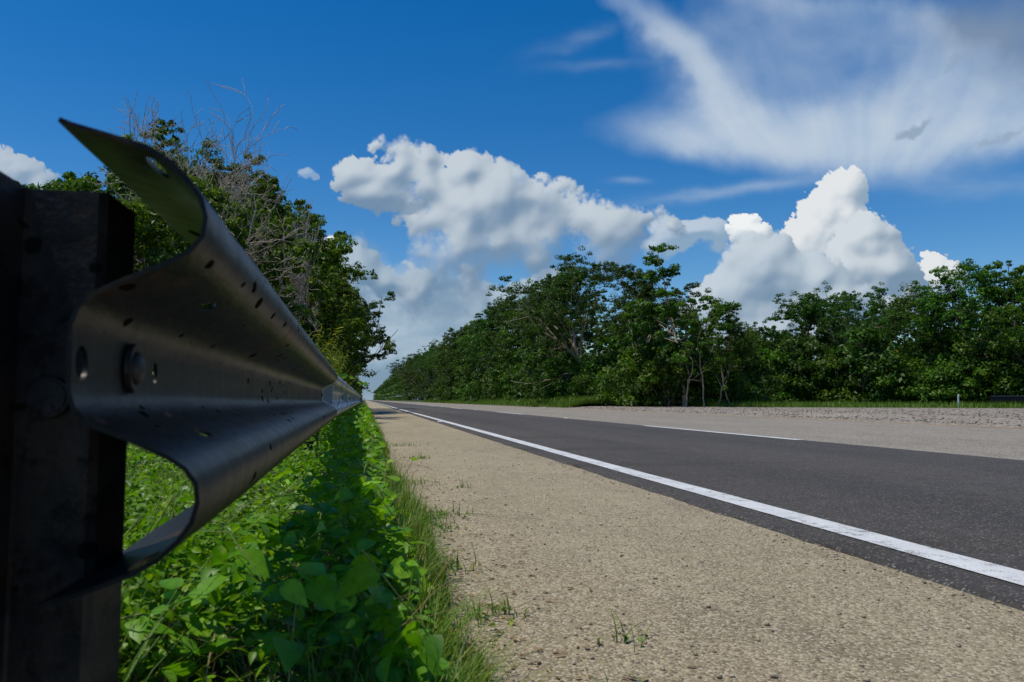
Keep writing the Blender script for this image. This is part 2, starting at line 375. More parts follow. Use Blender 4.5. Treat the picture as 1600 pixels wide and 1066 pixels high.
    cumulus(A2, 5, .40, .40, 1.5, .3, (.42, .52, .61), (.14, .245, .37), 1.0, .54, (430, 560, .25), .92, 70, 1, 34, 2.5, .7)
    cumulus([(1045,364,26),(1080,368,24),(1112,372,26),(1015,385,26)], 6, .34, .45, 1.6, .3, (.56, .64, .72), (.28, .40, .52), 1, .6, None, .85, 40, 1, 30, 1.5)
    A1 = [(548,262,34),(556,292,30),(598,248,42),(645,242,38),(592,296,40),(640,288,54),(690,283,50),(725,300,52),(765,315,52),(805,330,50),(850,342,52),(900,348,50),(950,356,44),(1000,362,38),(1040,366,30),(745,350,60),(720,378,50),(690,405,50),(660,440,46),(800,375,52),(862,385,44),(935,390,36),(705,440,56),(640,470,50)]
    cumulus(A1, 7, .44, .38, 1.35, .35, (.56, .63, .69), (.17, .27, .40), 1.0, .60, (290, 440, .42), .98, 52, 1, 30, 2.0, .7)
    dkp = .8 * sstep(.35, 1.0, g(642, 322, 40, 15, -8, 1, n3 * 36, n4 * 30) * 1.15 + .5 * n3) + .55 * sstep(.30, 1.0, g(800, 400, 90, 26, -4, 1, n3 * 36, n4 * 30) + .5 * n3) + .45 * sstep(.3, 1.0, g(690, 490, 90, 30, -4, 1, n3 * 46, n4 * 30) + .5 * n3)
    over(np.array([.19, .29, .41]), dkp)
    cumulus([(514,388,17),(498,400,15),(528,396,11)], 9, .38, .16, .9, .7, (.86, .89, .90), (.42, .52, .64), 1, .75, None, 1, 20)
    cumulus([(803,268,12),(812,278,10),(480,271,10),(493,274,7),(468,273,6),(860,300,9),(885,300,8)], 19, .42, .5, .9, .4, (.55, .64, .72), (.33, .45, .6), 1, .6, None, .6, 20)
    # right-hand crisp cumulus: back tower, side puffs, then nearer shaded masses
    W, Dk = (.76, .79, .81), (.27, .38, .50)
    cumulus([(1454,408,19),(1472,414,18),(1490,427,17),(1504,436,11),(1452,440,28),(1482,450,26)], 12, .40, .12, .5, .9, W, Dk, 1.1, .72, None, 1, 17, 1, 9)
    cumulus([(1309,282,19),(1337,276,17),(1300,305,26),(1328,300,26),(1280,332,30),(1320,330,32),(1300,360,46),(1338,356,30),(1262,372,32),(1243,392,28),(1282,395,36)], 13, .40, .12, .46, .9, W, Dk, 1.1, .74, (330, 440, .25), 1, 20, 1, 9)
    cumulus([(1342,366,28),(1372,380,34),(1350,402,46),(1388,420,42),(1330,440,54),(1405,445,38),(1428,465,26),(1380,480,44),(1310,480,46)], 14, .40, .16, .6, .8, (.64, .70, .75), (.19, .29, .41), 1.1, .66, (370, 450, .36), 1, 30, 1, 14, 0, .8)
    cumulus([(1150,350,16),(1167,350,15),(1184,364,20),(1203,376,13),(1160,378,26)], 15, .40, .12, .65, .9, (.86, .89, .9), Dk, 1.1, .72, None, 1, 17, 1, 9)
    cumulus([(1150,408,36),(1200,406,38),(1180,440,50),(1240,430,48),(1290,452,42),(1130,470,50),(1230,480,60),(1170,510,56),(1290,500,56),(1110,500,46),(1140,540,50),(1220,540,60),(1340,500,46),(1400,500,40)], 16, .38, .30, .95, .5, (.56, .64, .71), (.18, .28, .40), 1.1, .54, (390, 520, .16), .97, 60, 1, 26, 2, .7)
    cumulus([(15,262,24),(45,266,22),(72,284,20),(-30,270,40),(0,300,44),(60,310,34)], 17, .40, .25, 1.0, .6, (.50, .57, .64), (.26, .36, .48), 1, .55, None, .9, 28, 1, 24, 1.5)
    edge = sstep(-700, -450, X) * (1 - sstep(2150, 2400, X)) * sstep(-560, -380, Y)
    return xs, ys, RGB, A * edge
def build_clouds():
    F = 1220.0
    xs, ys, RGB, A = cloud_field()
    X, Y = np.meshgrid(xs, ys); H, Wd = X.shape
    # directions
    cx_ = (X - 800) / F; cy_ = -(Y - 533) / F
    fwd = np.array([math.sin(HEAD) * math.cos(PITCH), math.cos(HEAD) * math.cos(PITCH), math.sin(PITCH)])
    rgt = np.array([math.cos(HEAD), -math.sin(HEAD), 0]); up = np.cross(rgt, fwd)
    D = fwd + cx_[..., None] * rgt + cy_[..., None] * up
    D /= np.linalg.norm(D, axis=-1, keepdims=True)
    V = (D * 9000 + np.array([0, 0, CAMZ])).reshape(-1, 3)
    idx = np.arange(H * Wd).reshape(H, Wd)
    F4 = np.stack([idx[:-1, :-1], idx[:-1, 1:], idx[1:, 1:], idx[1:, :-1]], -1).reshape(-1, 4)
    s = NT('sky clouds'); s.n.remove(s.bs)
    at = s.new('Attribute'); at.attribute_name = 'cloud'
    em = s.new('Emission'); tr = s.new('BsdfTransparent'); ms = s.new('MixShader')
    s.l(at.outputs['Color'], em.inputs[0]); s.l(at.outputs['Alpha'], ms.inputs[0]); s.l(tr.outputs[0], ms.inputs[1]); s.l(em.outputs[0], ms.inputs[2])
    s.l(ms.outputs[0], s.out.inputs[0]); s.m.cycles.emission_sampling = 'NONE'
    # drop quads with nothing in them
    Af = A.ravel(); keep = Af[F4].max(axis=1) > 0.003; F4 = F4[keep]
    used = np.zeros(len(V), bool); used[F4.ravel()] = True
    remap = np.cumsum(used) - 1
    me = mesh_np('sky', V[used], remap[F4], s.m, smooth=True)
    ca = me.attributes.new('cloud', 'FLOAT_COLOR', 'POINT')
    ca.data.foreach_set('color', np.concatenate([RGB.reshape(-1, 3), Af[:, None]], 1)[used].astype(np.float32).ravel())
    o = link('sky', me); tag(o, kind='structure', label='blue sky with white cumulus and high thin cloud')
    o.visible_shadow = True
build_clouds()

# ------------------------------------------------------------------ ground, road
def sheet(name, xs, ys, zf, mat, kind='structure', label=None, jit=0):
    xs = np.asarray(xs, float); ys = np.asarray(ys, float)
    X, Y = np.meshgrid(xs, ys)
    if jit:
        for c, j in enumerate(jit): X[:, c] += j * (fbm(Y[:, c] * 2.2 + c * 9, Y[:, c] * 0 + 3., 5, 77, .7) - .5) * 2
    Z = zf(X, Y) if callable(zf) else np.full(X.shape, zf)
    idx = np.arange(X.size).reshape(X.shape)
    F4 = np.stack([idx[:-1, :-1], idx[:-1, 1:], idx[1:, 1:], idx[1:, :-1]], -1).reshape(-1, 4)
    o = link(name, mesh_np(name, np.stack([X, Y, Z], -1).reshape(-1, 3), F4, mat, smooth=True))
    return tag(o, label, kind=kind)
sheet('ground', [-6000, -60, 0, 60, 6000], [-3000, -20, 60, 400, 9000], -0.06, M['ground'])
Y0, Y1 = -12, 2200
LY = np.concatenate([[-12, -6], np.arange(-2, 24, 0.1), np.arange(24, 60, 1.0), np.geomspace(60, 2200, 30)])
# ragged inner edge of the shoulder is hidden by grass
sheet('shoulder', [0.05, 1.85], LY, 0.0, M['shoulder'])
# asphalt lane laid as a thin raised mat
def lane_z(x, y): return np.where(np.arange(x.shape[1])[None, :] == 0, -0.002, 0.014) + x * 0
sheet('road', [1.690, 1.705, 5.76], LY, lane_z, M['asphalt'], jit=(.035, .035, 0))
sheet('pale_lane', [5.70, 12.6], LY, 0.009, M['lane_pale'])
sheet('edge_line', [1.865, 2.018], LY, 0.018, M['white_paint'], jit=(.006, .007))
sheet('yellow_line', [12.12, 12.25], LY, 0.0135, M['yellow_paint'])
V = []; F4 = []
for k in range(-1, 60):
    a = 9.6 + 18.7 * k; b = len(V)
    for (x, y) in ((5.63, a), (5.77, a), (5.77, a + 5.9), (5.63, a + 5.9)): V.append((x, y, 0.0185))
    F4.append((b, b + 1, b + 2, b + 3))
tag(link('lane_marking', mesh_np('lane_marking', V, np.array(F4), M['white_paint'])), kind='structure')
# verge bank on the far side, with the gravel apron of the lay-by in front
def bank(X, Y): return 0.0 + 0.34 * sstep(12.5, 14.6, X) + 0.05 * (fbm(X / 1.5, Y / 1.5, 3, 5) - .5)
sheet('verge', np.concatenate([np.arange(12.5, 20, 0.5), [24, 40, 80, 200]]), np.concatenate([np.arange(50, 130, 1.0), np.geomspace(130, 2200, 40)]), bank, M['ground'])
def gravz(X, Y): return np.where(X < 12.7, -0.02, 0.03 + 0.10 * sstep(12.6, 15, X) + 0.02 * (fbm(X / 2.6, Y / 2.6, 3, 15) - .5))
gx = np.concatenate([[12.35], np.arange(12.7, 36, 0.4), np.arange(36, 70, 2)])
gy = np.concatenate([np.arange(-8, 57, 0.5)])
GX, GY = np.meshgrid(gx, gy); GZ = gravz(GX, GY)
far = np.interp(GX, [12.3, 14, 17.5, 19.6, 25, 32, 50, 70], [58, 57, 52.5, 43.5, 38, 34, 24, 18]) + 1.2 * (fbm(GX / 2, GX * 0, 3, 3) - .5)
GY2 = np.minimum(GY, far + 0.02 * (GY + 8) / 65)
idx = np.arange(GX.size).reshape(GX.shape)
F4 = np.stack([idx[:-1, :-1], idx[:-1, 1:], idx[1:, 1:], idx[1:, :-1]], -1).reshape(-1, 4)
tag(link('gravel_apron', mesh_np('gravel_apron', np.stack([GX, GY2, GZ], -1).reshape(-1, 3), F4, M['gravel'], smooth=True)), 'grey-brown gravel apron beyond the pale lane', kind='structure')
# soil bed under the near vegetation
def soilz(X, Y): return np.where(X > 0.15, -0.012, 0.0) - 0.03 + 0.06 * sstep(.3, -.1, X) + 0.07 * (fbm(X * 3, Y * 3, 3, 9) - .5) * sstep(.2, -.3, X)
sheet('soil', np.concatenate([np.arange(-9, -1, 0.5), np.arange(-1, 0.32, 0.08)]), np.concatenate([np.arange(-3, 12, 0.12), np.arange(12, 90, 2)]), soilz, M['soil'])

# stones
def stones(name, P, S, mat, label, seed=0):
    rng = np.random.RandomState(seed)
    base = np.array([(1,0,0),(-1,0,0),(0,1,0),(0,-1,0),(0,0,1),(0,0,-1),(.6,.6,.55),(-.6,.6,.5),(.6,-.6,.5),(-.6,-.6,.55)], float)
    oc = np.array([(0,6,4),(0,4,8),(0,8,3),(0,2,6),(2,7,4),(2,4,6),(1,4,7),(1,7,2),(1,9,4),(1,3,9),(3,4,9),(3,8,4),(0,5,2),(2,5,1),(1,5,3),(3,5,0)])
    n = len(P)
    B = np.repeat(base[None], n, 0) * (1 + rng.uniform(-.28, .28, (n, 10, 3)))
    a = rng.uniform(0, 6.28, n); c, s_ = np.cos(a), np.sin(a)
    B = B * (S[:, None] * rng.uniform(.6, 1.2, (n, 3)) * np.array([1, 1, .65]))[:, None, :]
    x = B[..., 0] * c[:, None] - B[..., 1] * s_[:, None]; y = B[..., 0] * s_[:, None] + B[..., 1] * c[:, None]
    V = np.stack([x, y, B[..., 2]], -1) + P[:, None, :]
    F3 = (oc[None] + (np.arange(n) * 10)[:, None, None]).reshape(-1, 3)
    o = link(name, mesh_np(name, V.reshape(-1, 3), F3, mat)); return tag(o, label, name, kind='stuff')
rng = np.random.RandomState(4)
n = 14000
gxp = 12.5 + 26 * rng.rand(n) ** 1.3; gyp = 5 + 50 * rng.rand(n)
ok = gyp < np.interp(gxp, [12.3, 14, 17.5, 19.6, 25, 32, 50], [58, 57, 52.5, 43.5, 38, 34, 24]) - .3
gxp, gyp = gxp[ok], gyp[ok]
sz = 0.010 + 0.035 * rng.rand(len(gxp)) ** 3 + 0.015 * (gxp < 14) * rng.rand(len(gxp))
stones('gravel', np.stack([gxp, gyp, gravz(gxp, gyp) + sz * .3], -1), sz, M['stone'], 'loose grey and buff stones on the gravel apron', 1)
n = 5200
px_ = np.where(rng.rand(n) < .25, 1.66 + .06 * rng.randn(n), 0.1 + 1.6 * rng.rand(n) ** 1.9); py_ = 0.5 + 9 * rng.rand(n) ** 1.7
sz = 0.0015 + 0.0065 * rng.rand(n) ** 4 + .004 * (rng.rand(n) > .992)
stones('pebbles', np.stack([px_, py_, 0.0 + sz * .4], -1), sz, M['pebble'], 'loose pale grit scattered on the beige shoulder', 2)

# ------------------------------------------------------------------ guardrail
prof_half = [(-0.012, .1605), (-.004, .1575), (.020, .151), (.045, .143), (.060, .134), (.072, .122), (.080, .110), (.083, .097), (.081, .084), (.074, .074), (.062, .066), (.045, .058), (.027, .050), (.013, .043), (.004, .034), (.000, .022), (.000, .008)]
prof = prof_half + [(x, -z) for (x, z) in reversed(prof_half)]
RAILZ = CAMZ + 0.028
def rail_section(name, y0, y1, x0, x1, nseg, mat, holes=(), seed=0, wob=0.0):
    rg = np.random.RandomState(seed)
    P = np.array(prof); n = len(P)
    ys = np.linspace(y0, y1, nseg + 1); xs = np.linspace(x0, x1, nseg + 1)
    V = np.zeros((nseg + 1, n, 3))
    V[..., 0] = xs[:, None] + P[None, :, 0]; V[..., 1] = ys[:, None]; V[..., 2] = P[None, :, 1]
    if wob:
        dn = (fbm(V[..., 1] * 4 + seed, V[..., 2] * 14, 3, seed) - .5) * wob
        V[..., 0] += dn; V[..., 2] += (fbm(V[..., 1] * 3 + 9, V[..., 0] * 20, 3, seed + 3) - .5) * wob * .7
    idx = np.arange((nseg + 1) * n).reshape(nseg + 1, n)
    F4 = np.stack([idx[:-1, :-1], idx[:-1, 1:], idx[1:, 1:], idx[1:, :-1]], -1).reshape(-1, 4)
    me = mesh_np(name, V.reshape(-1, 3), F4, mat, smooth=True)
    o = link(name, me)
    m = o.modifiers.new('s', 'SOLIDIFY'); m.thickness = 0.0032; m.offset = 0
    cut = []
    for (hx, hy, hz, axis, rx, ry) in holes:
        bm = bmesh.new()
        bmesh.ops.create_cone(bm, cap_ends=True, segments=28, radius1=1, radius2=1, depth=0.06)
        if axis == 'X': mt = Matrix.Translation((hx, hy, hz)) @ Matrix.Rotation(R(90), 4, 'Y') @ Matrix.Diagonal((rx, ry, 1, 1))
        else: mt = Matrix.Translation((hx, hy, hz)) @ Matrix.Diagonal((rx, ry, 1, 1))
        bmesh.ops.transform(bm, matrix=mt, verts=bm.verts)
        cm = bpy.data.meshes.new('cut'); bm.to_mesh(cm); bm.free()
        co = bpy.data.objects.new('cut', cm); COL.objects.link(co); cut.append(co)
        b = o.modifiers.new('b', 'BOOLEAN'); b.operation = 'DIFFERENCE'; b.solver = 'EXACT'; b.object = co
    bpy.context.view_layer.update()
    me2 = bpy.data.meshes.new_from_object(o.evaluated_get(bpy.context.evaluated_depsgraph_get()))
    o.modifiers.clear(); o.data = me2
    for c in cut: bpy.data.objects.remove(c)
    me2.polygons.foreach_set('use_smooth', np.ones(len(me2.polygons), dtype=bool)); me2.set_sharp_from_angle(angle=R(45))
    me2.name = name
    return o
guard = empty('guardrail', (-0.19, 0.56, 0)); tag(guard, 'weathered steel W-beam guardrail running along the left verge beside the camera', 'guardrail')
def put(o, parent):       # o is built in world coordinates: hang it under its thing
    o.parent = parent; o.matrix_parent_inverse = Matrix.Translation(parent.location).inverted()
    return o
VX = -0.193
holes = [(VX, .578, -.003, 'X', .012, .013), (VX, .784, -.003, 'X', .0105, .009), (VX + .04, .605, .145, 'Z', .0055, .026), (VX + .04, .605, -.145, 'Z', .0075, .030), (VX + .047, .76, .058, 'Z', .007, .02), (VX + .047, .76, -.058, 'Z', .007, .02)]
ends = [.558, 4.42, 8.23, 12.04, 15.85, 19.66, 23.47, 27.28]
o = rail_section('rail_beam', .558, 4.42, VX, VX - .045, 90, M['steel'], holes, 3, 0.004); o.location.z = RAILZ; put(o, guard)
o['label'] = 'dark near beam with cut open end, slots and pitted steel'
for i in range(1, 7):
    x = VX - .045 - .011
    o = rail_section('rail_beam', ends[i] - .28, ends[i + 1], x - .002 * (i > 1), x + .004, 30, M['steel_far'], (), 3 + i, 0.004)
    o.location.z = RAILZ; put(o, guard)
# posts : a bent Z plate, 5 mm
def extrude_plan(pts, z0, z1, th):
    """thin bent plate: polyline pts in plan, thickness th"""
    bm = bmesh.new(); n = len(pts); P = [Vector(p) for p in pts]
    off = []
    for i in range(n):
        t = ((P[min(i + 1, n - 1)] - P[i]).normalized() + (P[i] - P[max(i - 1, 0)]).normalized()); t.normalize()
        off.append(Vector((-t.y, t.x)))
    top = []
    ring = [P[i] + off[i] * th / 2 for i in range(n)] + [P[i] - off[i] * th / 2 for i in reversed(range(n))]
    lo = [bm.verts.new((p.x, p.y, z0)) for p in ring]; hi = [bm.verts.new((p.x, p.y, z1)) for p in ring]
    m = len(ring)
    for i in range(m): bm.faces.new((lo[i], lo[(i + 1) % m], hi[(i + 1) % m], hi[i]))
    for i in range(n - 1):
        bm.faces.new((hi[i], hi[i + 1], hi[m - 2 - i], hi[m - 1 - i])); bm.faces.new((lo[m - 1 - i], lo[m - 2 - i], lo[i + 1], lo[i]))
    return bm
POSTP = [(-.075, -.095), (-.062, -.10), (-.056, -.092), (-.056, -.004), (-.0525, 0), (-.004, 0), (0, .004), (0, .073), (-.004, .077), (-.015, .077)]
bm = extrude_plan(POSTP, -0.05, CAMZ + .160, .0055)
bmesh.ops.subdivide_edges(bm, edges=[e for e in bm.edges if abs(e.verts[0].co.z - e.verts[1].co.z) > .1], cuts=40)
for v in bm.verts:
    if v.co.z > CAMZ + .159: v.co.z += (fbm(np.array(v.co.x * 90), np.array(v.co.y * 90), 3, 4) - .5) * .006
post_me = bm_mesh('post', bm, M['post_steel'], 35)
def bolt_mesh(name, r, h):
    bm = bmesh.new()
    bmesh.ops.create_uvsphere(bm, u_segments=24, v_segments=12, radius=1)
    for v in bm.verts:
        v.co.z = max(v.co.z, -0.02)
    bmesh.ops.transform(bm, matrix=Matrix.Rotation(R(90), 4, 'Y') @ Matrix.Diagonal((r, r, h, 1)), verts=bm.verts)
    return bm_mesh(name, bm, M['bolt_steel'], 40)
bolt_me = bolt_mesh('bolt', .0145, .008)
hx = bmesh.new(); bmesh.ops.create_cone(hx, cap_ends=True, segments=32, radius1=.0155, radius2=.0145, depth=.004)
bmesh.ops.transform(hx, matrix=Matrix.Rotation(R(90), 4, 'Y'), verts=hx.verts)
wash_me = bm_mesh('washer', hx, M['bolt_steel'], 40)
hx = bmesh.new(); bmesh.ops.create_cone(hx, cap_ends=True, segments=24, radius1=.016, radius2=.0145, depth=.009)
bmesh.ops.bevel(hx, geom=[e for e in hx.edges if abs(e.verts[0].co.z - e.verts[1].co.z) < 1e-5], offset=.002, segments=2, affect='EDGES')
bmesh.ops.transform(hx, matrix=Matrix.Rotation(R(90), 4, 'X'), verts=hx.verts)
head_me = bm_mesh('bolt', hx, M['bolt_steel'], 40)
# trapezoid reflector in the valley
bm = bmesh.new()
trap = [(0.004, .030), (.058, .058), (.058, -.058), (0.004, -.030)]
lo = [bm.verts.new((x, -.0015, z)) for x, z in trap]; hi = [bm.verts.new((x, .0015, z)) for x, z in trap]
bm.faces.new(lo[::-1]); bm.faces.new(hi)
for i in range(4): bm.faces.new((lo[i], lo[(i + 1) % 4], hi[(i + 1) % 4], hi[i]))
bmesh.ops.bevel(bm, geom=[e for e in bm.edges], offset=.0006, segments=1, affect='EDGES')
refl_me = bm_mesh('reflector', bm, M['reflector'])
for i, yy in enumerate([.64] + [e - .12 for e in ends[1:]]):
    xx = (VX if i == 0 else VX - .052) - .0075
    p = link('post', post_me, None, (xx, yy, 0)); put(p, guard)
    if i: p.rotation_euler.z = random.Random(i).uniform(-.05, .05)
    b = link('bolt', bolt_me, None, (xx + .0115 if i == 0 else xx + .016, yy + .055, RAILZ - .002)); put(b, guard)
    wv = link('washer', wash_me, b, (-.0005, 0, 0)); wv.scale = (1, 1.25, 1.35)
    if i == 0:
        h = link('bolt', head_me, None, (xx - .030, yy - .007, CAMZ + .002)); put(h, guard)
    else:
        rr = link('reflector', refl_me, None, (VX - .05, yy + .26, RAILZ)); put(rr, guard)
# ------------------------------------------------------------------ far guardrail at the lay-by (dark)
g2 = empty('guardrail', (33.9, 38.2, 0)); tag(g2, 'short dark guardrail beyond the gravel at the right edge', 'guardrail')
o = rail_section('rail_beam', 0, 11.4, 0, 0, 6, M['black_steel'], (), 9, 0); o.rotation_euler.z = R(-98); o.location = (34.4, 38.2, .62); put(o, g2)
for k in range(4):
    p = link('post', post_me, None, (34.7 + k * 3.5, 38.25 - .5 * k, .02)); p.rotation_euler.z = R(-98); put(p, g2)
    p.data = post_me

# ------------------------------------------------------------------ marker posts, studs
def marker_post():
    r = empty('marker_post')
    bm = bmesh.new(); bmesh.ops.create_cone(bm, cap_ends=True, segments=16, radius1=.06, radius2=.055, depth=.85, matrix=Matrix.Translation((0, 0, .40)))
    for v in bm.verts:
        if v.co.z > .8: v.co.z += v.co.x * .6
        v.co.y *= .6
    link('post', bm_mesh('post', bm, M['white_plastic'], 40), r)
    bm = bmesh.new(); bmesh.ops.create_cube(bm, size=1, matrix=Matrix.Translation((0, -.036, .66)) @ Matrix.Diagonal((.05, .008, .12, 1)))
    bmesh.ops.bevel(bm, geom=bm.edges[:], offset=.002, segments=1, affect='EDGES')
    link('reflector', bm_mesh('reflector', bm, M['lens']), r)
    return r
mp0 = marker_post(); first = True
for (x, y, z, lab, sc) in [
    (33.9, 40.0, .02, 'white marker post in the grass beside the dark guardrail', 1.0),
    (14.0, 105, .27, 'nearest white marker post in the grass along the right treeline', 1.0),
    (14.2, 160, .3, 'second white marker post along the right treeline, small in the distance', 1.0),
    (14.2, 215, .3, None, 1.0), (14.2, 300, .3, None, 1.0), (14.2, 400, .3, None, 1.0),
    (-.42, 120, 0, 'white marker post at the far end of the left verge', 1.0), (-.35, 200, 0, None, 1.2), (-.3, 260, 0, None, 1.2)]:
    if first: o = mp0; o.location = (x, y, z); first = False
    else: o = copy_tree(mp0, (x, y, z), 0, sc)
    tag(o, lab or 'tiny white marker post far down the road near the vanishing point', 'marker post', 'white marker posts along the road')

def stud(mat):
    r = empty('road_stud')
    bm = bmesh.new(); bmesh.ops.create_cube(bm, size=1, matrix=Matrix.Translation((0, 0, .011)) @ Matrix.Diagonal((.11, .10, .022, 1)))
    for v in bm.verts:
        if v.co.z > .01: v.co.x *= .80; v.co.y *= .5
    bmesh.ops.bevel(bm, geom=bm.edges[:], offset=.004, segments=2, affect='EDGES')
    link('body', bm_mesh('body', bm, mat, 40), r)
    bm = bmesh.new(); vs = [bm.verts.new(p) for p in ((-.036, -.0475, .006), (.036, -.0475, .006), (.034, -.0335, .0185), (-.034, -.0335, .0185))]
    bm.faces.new(vs); f = bmesh.ops.extrude_face_region(bm, geom=bm.faces[:])
    for v in [g for g in f['geom'] if isinstance(g, bmesh.types.BMVert)]: v.co += Vector((0, -.002, .001))
    link('lens', bm_mesh('lens', bm, M['lens']), r)
    return r
sw = stud(M['stud_white']); sa = stud(M['stud_amber']); used = {id(sw): False, id(sa): False}
def place_stud(proto, x, y, z, lab, grp):
    if not used[id(proto)]: proto.location = (x, y, z); used[id(proto)] = True; o = proto
    else: o = copy_tree(proto, (x, y, z))
    tag(o, lab, 'road stud', grp)
place_stud(sw, 1.77, 19.0, .015, 'nearest white raised road stud beside the white edge line', 'white studs along the edge line')
place_stud(sw, 1.77, 35.6, .015, 'second white raised road stud along the white edge line', 'white studs along the edge line')
for k in range(2, 9): place_stud(sw, 1.77, 19 + 16.7 * k, .015, 'distant white road stud far along the white edge line', 'white studs along the edge line')
place_stud(sw, 5.70, 22.0, .0145, 'nearest white road stud between the dashes of the lane line', 'white studs between lane dashes')
place_stud(sw, 5.70, 40.8, .0145, 'second white road stud between the dashes of the lane line', 'white studs between lane dashes')
for k in range(2, 9): place_stud(sw, 5.70, 22 + 18.7 * k, .0145, 'distant white road stud far along the dashed lane line', 'white studs between lane dashes')
for k in range(9):
    place_stud(sa, 11.9, 33 + 18.7 * k, .0095, ['nearest', 'second nearest'][k] + ' amber road stud beside the yellow line' if k < 2 else 'distant amber road stud beside the yellow line', 'amber studs by the yellow line')

# ------------------------------------------------------------------ vegetation generators
def tubes(lines, sides=6):
    Vs = []; Fs = []; off = 0
    for pts, rad in lines:
        P = np.asarray(pts, float); rad = np.asarray(rad, float); n = len(P)
        T = np.gradient(P, axis=0); T /= np.linalg.norm(T, axis=1, keepdims=True) + 1e-9
        ref = np.where(np.abs(T[:, 2:3]) > .9, np.array([[1., 0, 0]]), np.array([[0, 0, 1.]]))
        A = np.cross(T, ref); A /= np.linalg.norm(A, axis=1, keepdims=True) + 1e-9
        B = np.cross(T, A)
        a = np.linspace(0, 2 * np.pi, sides, endpoint=False)
        ring = P[:, None] + rad[:, None, None] * (np.cos(a)[None, :, None] * A[:, None] + np.sin(a)[None, :, None] * B[:, None])
        Vs.append(ring.reshape(-1, 3))
        idx = np.arange(n * sides).reshape(n, sides) + off
        nx = np.roll(idx, -1, axis=1)
        Fs.append(np.stack([idx[:-1], nx[:-1], nx[1:], idx[1:]], -1).reshape(-1, 4))
        off += n * sides
    return np.concatenate(Vs), np.concatenate(Fs)

def grow(rg, base, d, L, r, lvl, maxl, out, tips, prm):
    n = 5 if lvl < 2 else 4
    pts = [np.array(base, float)]; rad = [r]; d = np.array(d, float)
    for i in range(n):
        d = d + rg.normal(0, prm['wob'], 3) + np.array([0, 0, prm['up'] * (1 if lvl else .4)])
        d /= np.linalg.norm(d)
        pts.append(pts[-1] + d * L / n); rad.append(r * (1 - (1 - prm['taper']) * (i + 1) / n))
    out.append((pts, rad, lvl))
    if lvl >= maxl:
        tips.append(pts[-1]); tips.append((pts[-2] + pts[-3]) / 2)
        return
    k = prm['kids'][lvl]
    for j in range(k):
        t = rg.uniform(prm['t0'][lvl], 1.0) if j else 1.0
        f = t * n; i0 = min(int(f), n - 1); p = pts[i0] + (pts[i0 + 1] - pts[i0]) * (f - i0)
        az = rg.uniform(0, 6.283) if lvl else (j * 2.4 + rg.uniform(-.4, .4))
        ang = R(rg.uniform(*prm['ang'][lvl])) * (0.35 if j == 0 else 1)
        a = np.cross(d, [0.3, 0.9, .1]); a /= np.linalg.norm(a); b = np.cross(d, a)
        nd = d * math.cos(ang) + (a * math.cos(az) + b * math.sin(az)) * math.sin(ang)
        nd[2] = nd[2] * (1 - prm['flat']) + prm['flat'] * .12
        rr = rad[i0] * (0.75 if j == 0 else rg.uniform(.42, .65))
        grow(rg, p, nd, L * rg.uniform(*prm['len']), rr, lvl + 1, maxl, out, tips, prm)
    if lvl >= maxl - 1: tips.append(pts[-1])

def leaf_cloud(rg, centers, radii, per, size, asp=0.45, flat=.55, upb=.6, ctint=0.35, four=True):
    """rhombus leaf sprigs gathered in clumps"""
    C = np.repeat(centers, per, 0); Rr = np.repeat(radii, per)
    n = len(C)
    D = rg.normal(0, 1, (n, 3)); D /= np.linalg.norm(D, axis=1, keepdims=True)
    D[:, 2] = np.where(D[:, 2] < -.3, D[:, 2] * .4, D[:, 2])
    q = rg.uniform(.25, 1.0, n) ** .5 * (1 + rg.normal(0, .13, n))
    P = C + D * (q * Rr)[:, None] * np.array([1, 1, flat])
    N = D * .55 + np.array([0, 0, upb]) + rg.normal(0, .45, (n, 3)); N /= np.linalg.norm(N, axis=1, keepdims=True)
    T = np.cross(N, rg.normal(0, 1, (n, 3))); T /= np.linalg.norm(T, axis=1, keepdims=True) + 1e-9
    T[:, 2] -= .25; B = np.cross(N, T)
    s_ = size * rg.uniform(.55, 1.35, n)
    l = s_[:, None] * T * .5; b = s_[:, None] * asp * B * .5; dr = N * (s_ * .08)[:, None]
    V = np.stack([P - l, P + b + dr, P + l - dr * 1.5, P - b + dr], 1)
    tint = np.repeat(rg.uniform(-.5, .5, len(centers)), per) * ctint + .5 + rg.normal(0, .16, n)
    tint = tint + 0.06 * D[:, 2]
    F = np.arange(n * 4).reshape(n, 4)
    return V.reshape(-1, 3), F, np.repeat(np.clip(tint, 0, 1), 4)

